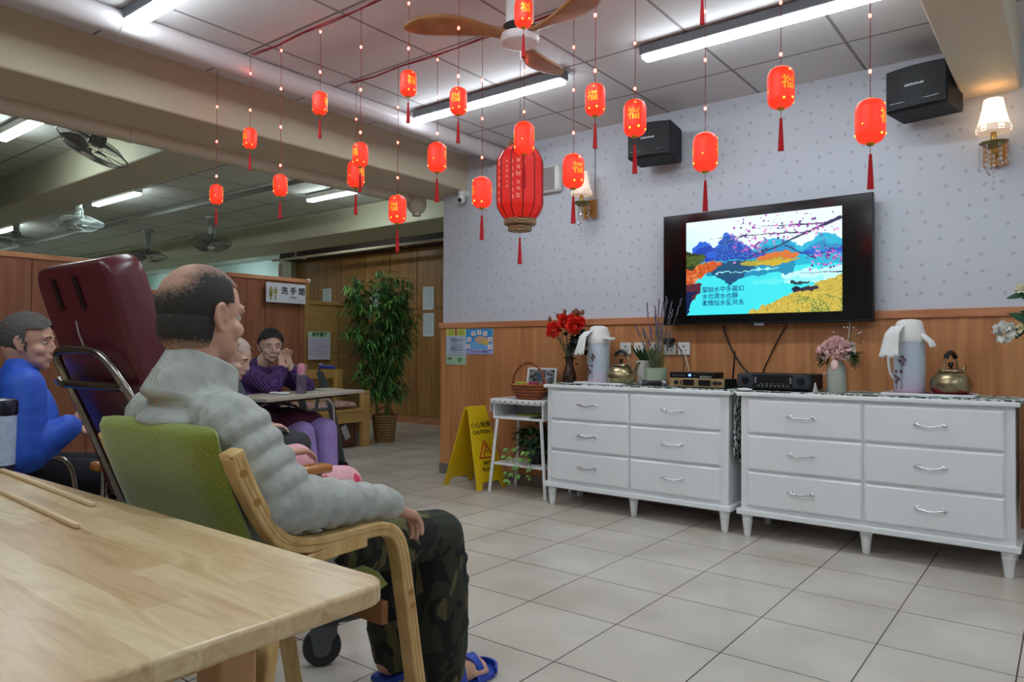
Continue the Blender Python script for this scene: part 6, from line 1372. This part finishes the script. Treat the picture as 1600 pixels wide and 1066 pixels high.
MB().tube(smoothpath([(.028, .0, .14), (.05, .01, .17), (.045, .01, .20), (.02, 0, .205)], 2), .003, 6).build('loop', plain('yellow_loop', 'a9985a', .5), t)
t = thing('paper_stack', 'thin pale folder lying at the far end of the narrow grey table', 'folder', (-4.42, 3.42, .748), math.radians(-10)); MB().bb(-.12, .12, -.09, .09, 0, .008).build('cover', plain('folder_grey', 'b3aca0', .5), t)
t = thing('rollator', 'grey rollator frame with a blue hand grip behind the narrow table', 'walking frame', (-4.98, 3.70, 0), math.radians(-70))
for sx in (-1, 1):
    MB().ribbon([(sx*.20, -.06, .86), (sx*.20, .05, .60), (sx*.20, .17, .06)], .06, .020, (0, .3, .1)).build('leg', plain('dark_tube', '4a4d50', .4), t); MB().tube([(sx*.20, -.05, .80), (sx*.20, -.16, .08)], .014, 8).build('rear_leg', plain('dark_tube_rear', '4a4d50', .4), t)
    o = MB().tube(smoothpath([(sx*.20, -.06, .86), (sx*.20, -.08, .92), (sx*.20, -.04, .93)], 2), .010, 8).build('handle_tube', M_chrome, t); MB().cyl((sx*.20, -.05, .905), (sx*.20+.0, .08, .90), .017, n=14).build('grip', plain('blue_grip', '2a2f8c', .5), o)
    for y in (.17, -.16): MB().cyl((sx*.20-.012, y, .055), (sx*.20+.012, y, .055), .055, n=20).build('wheel', M_black, t)
MB().tube([(-.20, .06, .55), (.20, .06, .55)], .012, 8).build('cross_bar', plain('cross_tube', '4a4d50', .4), t)

# ---------------------------------------------------------------- bench, suitcase, bamboo
M_ben = wood('bench_wood', 'b98f4f', 'cfa865', (9, 1.5, 4), .45)
t = thing('bench', 'pale wooden bench with arm and cushion against the low partition', 'bench', (-6.36, 4.62, 0))
for y in (-.60, .60):
    for x, h in ((.26, .585), (-.20, .83)): MB().bb(x-.035, x+.035, y-.045, y+.045, 0, h).build('leg', M_ben, t, bevel=.005)
    MB().bb(-.22, .30, y-.045, y+.045, .575, .605).build('armrest', M_ben, t, bevel=.005)
MB().bb(-.20, .30, -.66, .66, .385, .415).build('seat', M_ben, t, bevel=.004); MB().bb(.255, .285, -.60, .60, .27, .385).build('front_rail', M_ben, t, bevel=.003); MB().bb(-.235, -.205, -.62, .62, .73, .83).build('back_rail', M_ben, t, bevel=.004); MB().bb(-.235, -.205, -.62, .62, .46, .52).build('back_rail', M_ben, t, bevel=.004)
m, nt, b = newmat('cushion_print'); v = N(nt, 'ShaderNodeTexWave'); v.inputs['Scale'].default_value = 14; v.inputs['Distortion'].default_value = 6; v.inputs['Detail Scale'].default_value = 3; nt.links.new(mapping(nt), v.inputs['Vector']); nt.links.new(ramp(nt, v.outputs[0], [(.35, '8f2f3c'), (.5, 'd8c8bc'), (.9, 'b9a09a')]), b.inputs['Base Color']); b.inputs['Roughness'].default_value = .9
o = tag(pad(-.22, .22, [(-.56, 0), (0, .002), (.52, 0)], .075, 'seat_cushion', m, None), 'patterned red and cream cushion lying along the wooden bench', 'cushion'); o.location = (-6.32, 4.62, .453)
t = thing('suitcase', 'brown suitcase with a white tag standing under the bench', 'suitcase', (-6.30, 4.93, 0)); MB().bb(-.12, .16, -.25, .22, .0, .30).build('body', plain('brown_case', '5a3520', .5), t, bevel=.03, seg=3)
MB().tube(smoothpath([(.02, -.12, .30), (.02, -.12, .345), (.02, .02, .345), (.02, .02, .30)], 2), .010, 8).build('handle', M_black, t); MB().box((.166, .06, .17), (.004, .075, .16), Euler((.45, 0, 0)).to_matrix()).build('tag', plain('white_tag', 'aeb4ae', .6), t)
t = thing('potted_bamboo', 'tall artificial bamboo with dense narrow leaves in a woven basket', 'potted plant', (-6.22, 5.62, 0)); rr = random.Random(21)
MB().lathe([(0, 0), (.105, 0), (.115, .02), (.145, .30), (.15, .31), (.14, .31), (.13, .27)], 32).build('basket', weave('basket_weave', '6e4a24', 'a98550', 60), t); a = arc((0, 0, .30), .13, 0, 180, 14); MB().tube([(.0, p[0], .29+(p[2]-.30)*.8) for p in a], .008, 6).build('basket_handle', M_wick, t); MB().lathe([(0, .27), (.135, .27)], 20).build('soil', M_soil, t)
st = MB(); l1 = MB(); l2 = MB(); M_stem = plain('bamboo_stem', '6f7a3a', .5)
stems = [(-.05, -.08, -.42, 1.72), (-.05, -.06, -.28, 1.78), (.03, -.02, -.12, 1.86), (.02, .05, .10, 1.84), (-.03, .06, .18, 1.70), (.05, .0, .02, 1.66)]
for sx_, sy_, ey, h in stems:
    P_ = lambda f: Vector((sx_ + .05*f, sy_ + ey*f**1.6, .27 + (h-.27)*f)); st.tube([P_(i/12) for i in range(13)], [.009-.0005*i for i in range(13)], 8)
    for i in range(1, 27):
        f = .12 + .88*i/26; p = P_(f); dens = 4 if f > .45 else 3
        for k in range(dens):
            a = rr.uniform(0, 2*PI); ln = rr.uniform(.08, .26)*(1.0 if f < .8 else .7); q = p + Vector((math.cos(a)*ln, math.sin(a)*ln, rr.uniform(-.02, .12))); st.tube([p, q], .0018, 4)
            for w_ in range(8):
                tt = rr.uniform(.25, 1); c = p.lerp(q, tt); d = Vector((math.cos(a)+rr.uniform(-.9, .9), math.sin(a)+rr.uniform(-.9, .9), rr.uniform(-1.0, .35))); (l1 if rr.random() < .55 else l2).leaf(c, d, (0, 0, 1), rr.uniform(.08, .15), .021, .35, 2)
for ty, tz in ((-.62, 1.25), (.40, 1.40)):
    q = Vector((.02, ty, tz)); p = Vector((0, ty*.15, tz-.05)); st.tube([p, q], .003, 5)
    for w_ in range(34): c = p.lerp(q, rr.uniform(.45, 1)); l1.leaf(c, (rr.uniform(-1, 1), rr.uniform(-1, 1), rr.uniform(-1, .4)), (0, 0, 1), .13, .02, .3, 2)
st.build('stems', M_stem, t); l1.build('bright_leaves', plain('bamboo_leaf', '5f9440', .5, noise=.25, nscale=9), t); l2.build('dark_leaves', plain('bamboo_leaf_dark', '2f5a2c', .5), t)
# washroom sign and notice
t = thing('washroom_sign', 'white sign reading 洗手間 with two gold figures on the tall partition', 'sign', (-6.648, 4.595, 1.655)); t.rotation_euler = (0, 0, PI/2)
MB().bb(-.245, .245, -.004, .004, -.105, .105).build('board', plain('sign_board', 'cfcdd4', .5), t, bevel=.003)
M_sgk = plain('sign_ink', '1a1830', .6); letters('chinese_text', '洗 手 間', .085, M_sgk, t, (.085, -.005, .022), (90, 0, 0), .0006, .002); letters('english_text', 'TOILET', .026, M_sgk, t, (.085, -.005, -.042), (90, 0, 0), .0006, .0006)
g = MB()
for x in (-.19, -.135):
    g.ell((x, -.006, .055), (.010, .002, .012), nu=12, nv=6); g.bb(x-.013, x+.013, -.007, -.004, -.005, .040); g.bb(x-.020, x-.015, -.007, -.004, -.015, .038); g.bb(x+.015, x+.020, -.007, -.004, -.015, .038)
    if x < -.15: g.prism([(x-.013, .0), (x+.013, .0), (x+.022, -.045), (x-.022, -.045)], -.007, -.004, 'Y')
    g.bb(x-.010, x-.003, -.007, -.004, -.085, -.005); g.bb(x+.003, x+.010, -.007, -.004, -.085, -.005)
g.build('figures', plain('sign_gold', 'a59a5a', .4), t)
MB().bb(-.02, .215, -.006, -.004, -.070, -.067).build('flourish', plain('sign_grey_line', '8f8f88', .5), t)
t = thing('notice', 'white notice with green heading on the low partition behind the narrow table', 'notice', (-6.648, 5.03, 1.09)); t.rotation_euler = (0, 0, PI/2)
MB().bb(-.15, .15, -.003, .003, -.15, .16).build('page', plain('notice_page', 'bdb4c4', .7), t); MB().bb(-.148, .148, -.0045, -.003, .10, .155).build('heading_band', plain('heading_green', '9ac79a', .6), t)
letters('heading', '廚房電器', .05, plain('heading_ink', '1f3a26', .6), t, (.0, -.005, .127), (90, 0, 0), .0004, .0015); g = MB(); [g.bb(-.13, .13-.03*(k % 3), -.0045, -.003, .07-.022*k, .074-.022*k) for k in range(9)]; g.build('text_lines', plain('notice_ink', '857a96', .7), t)
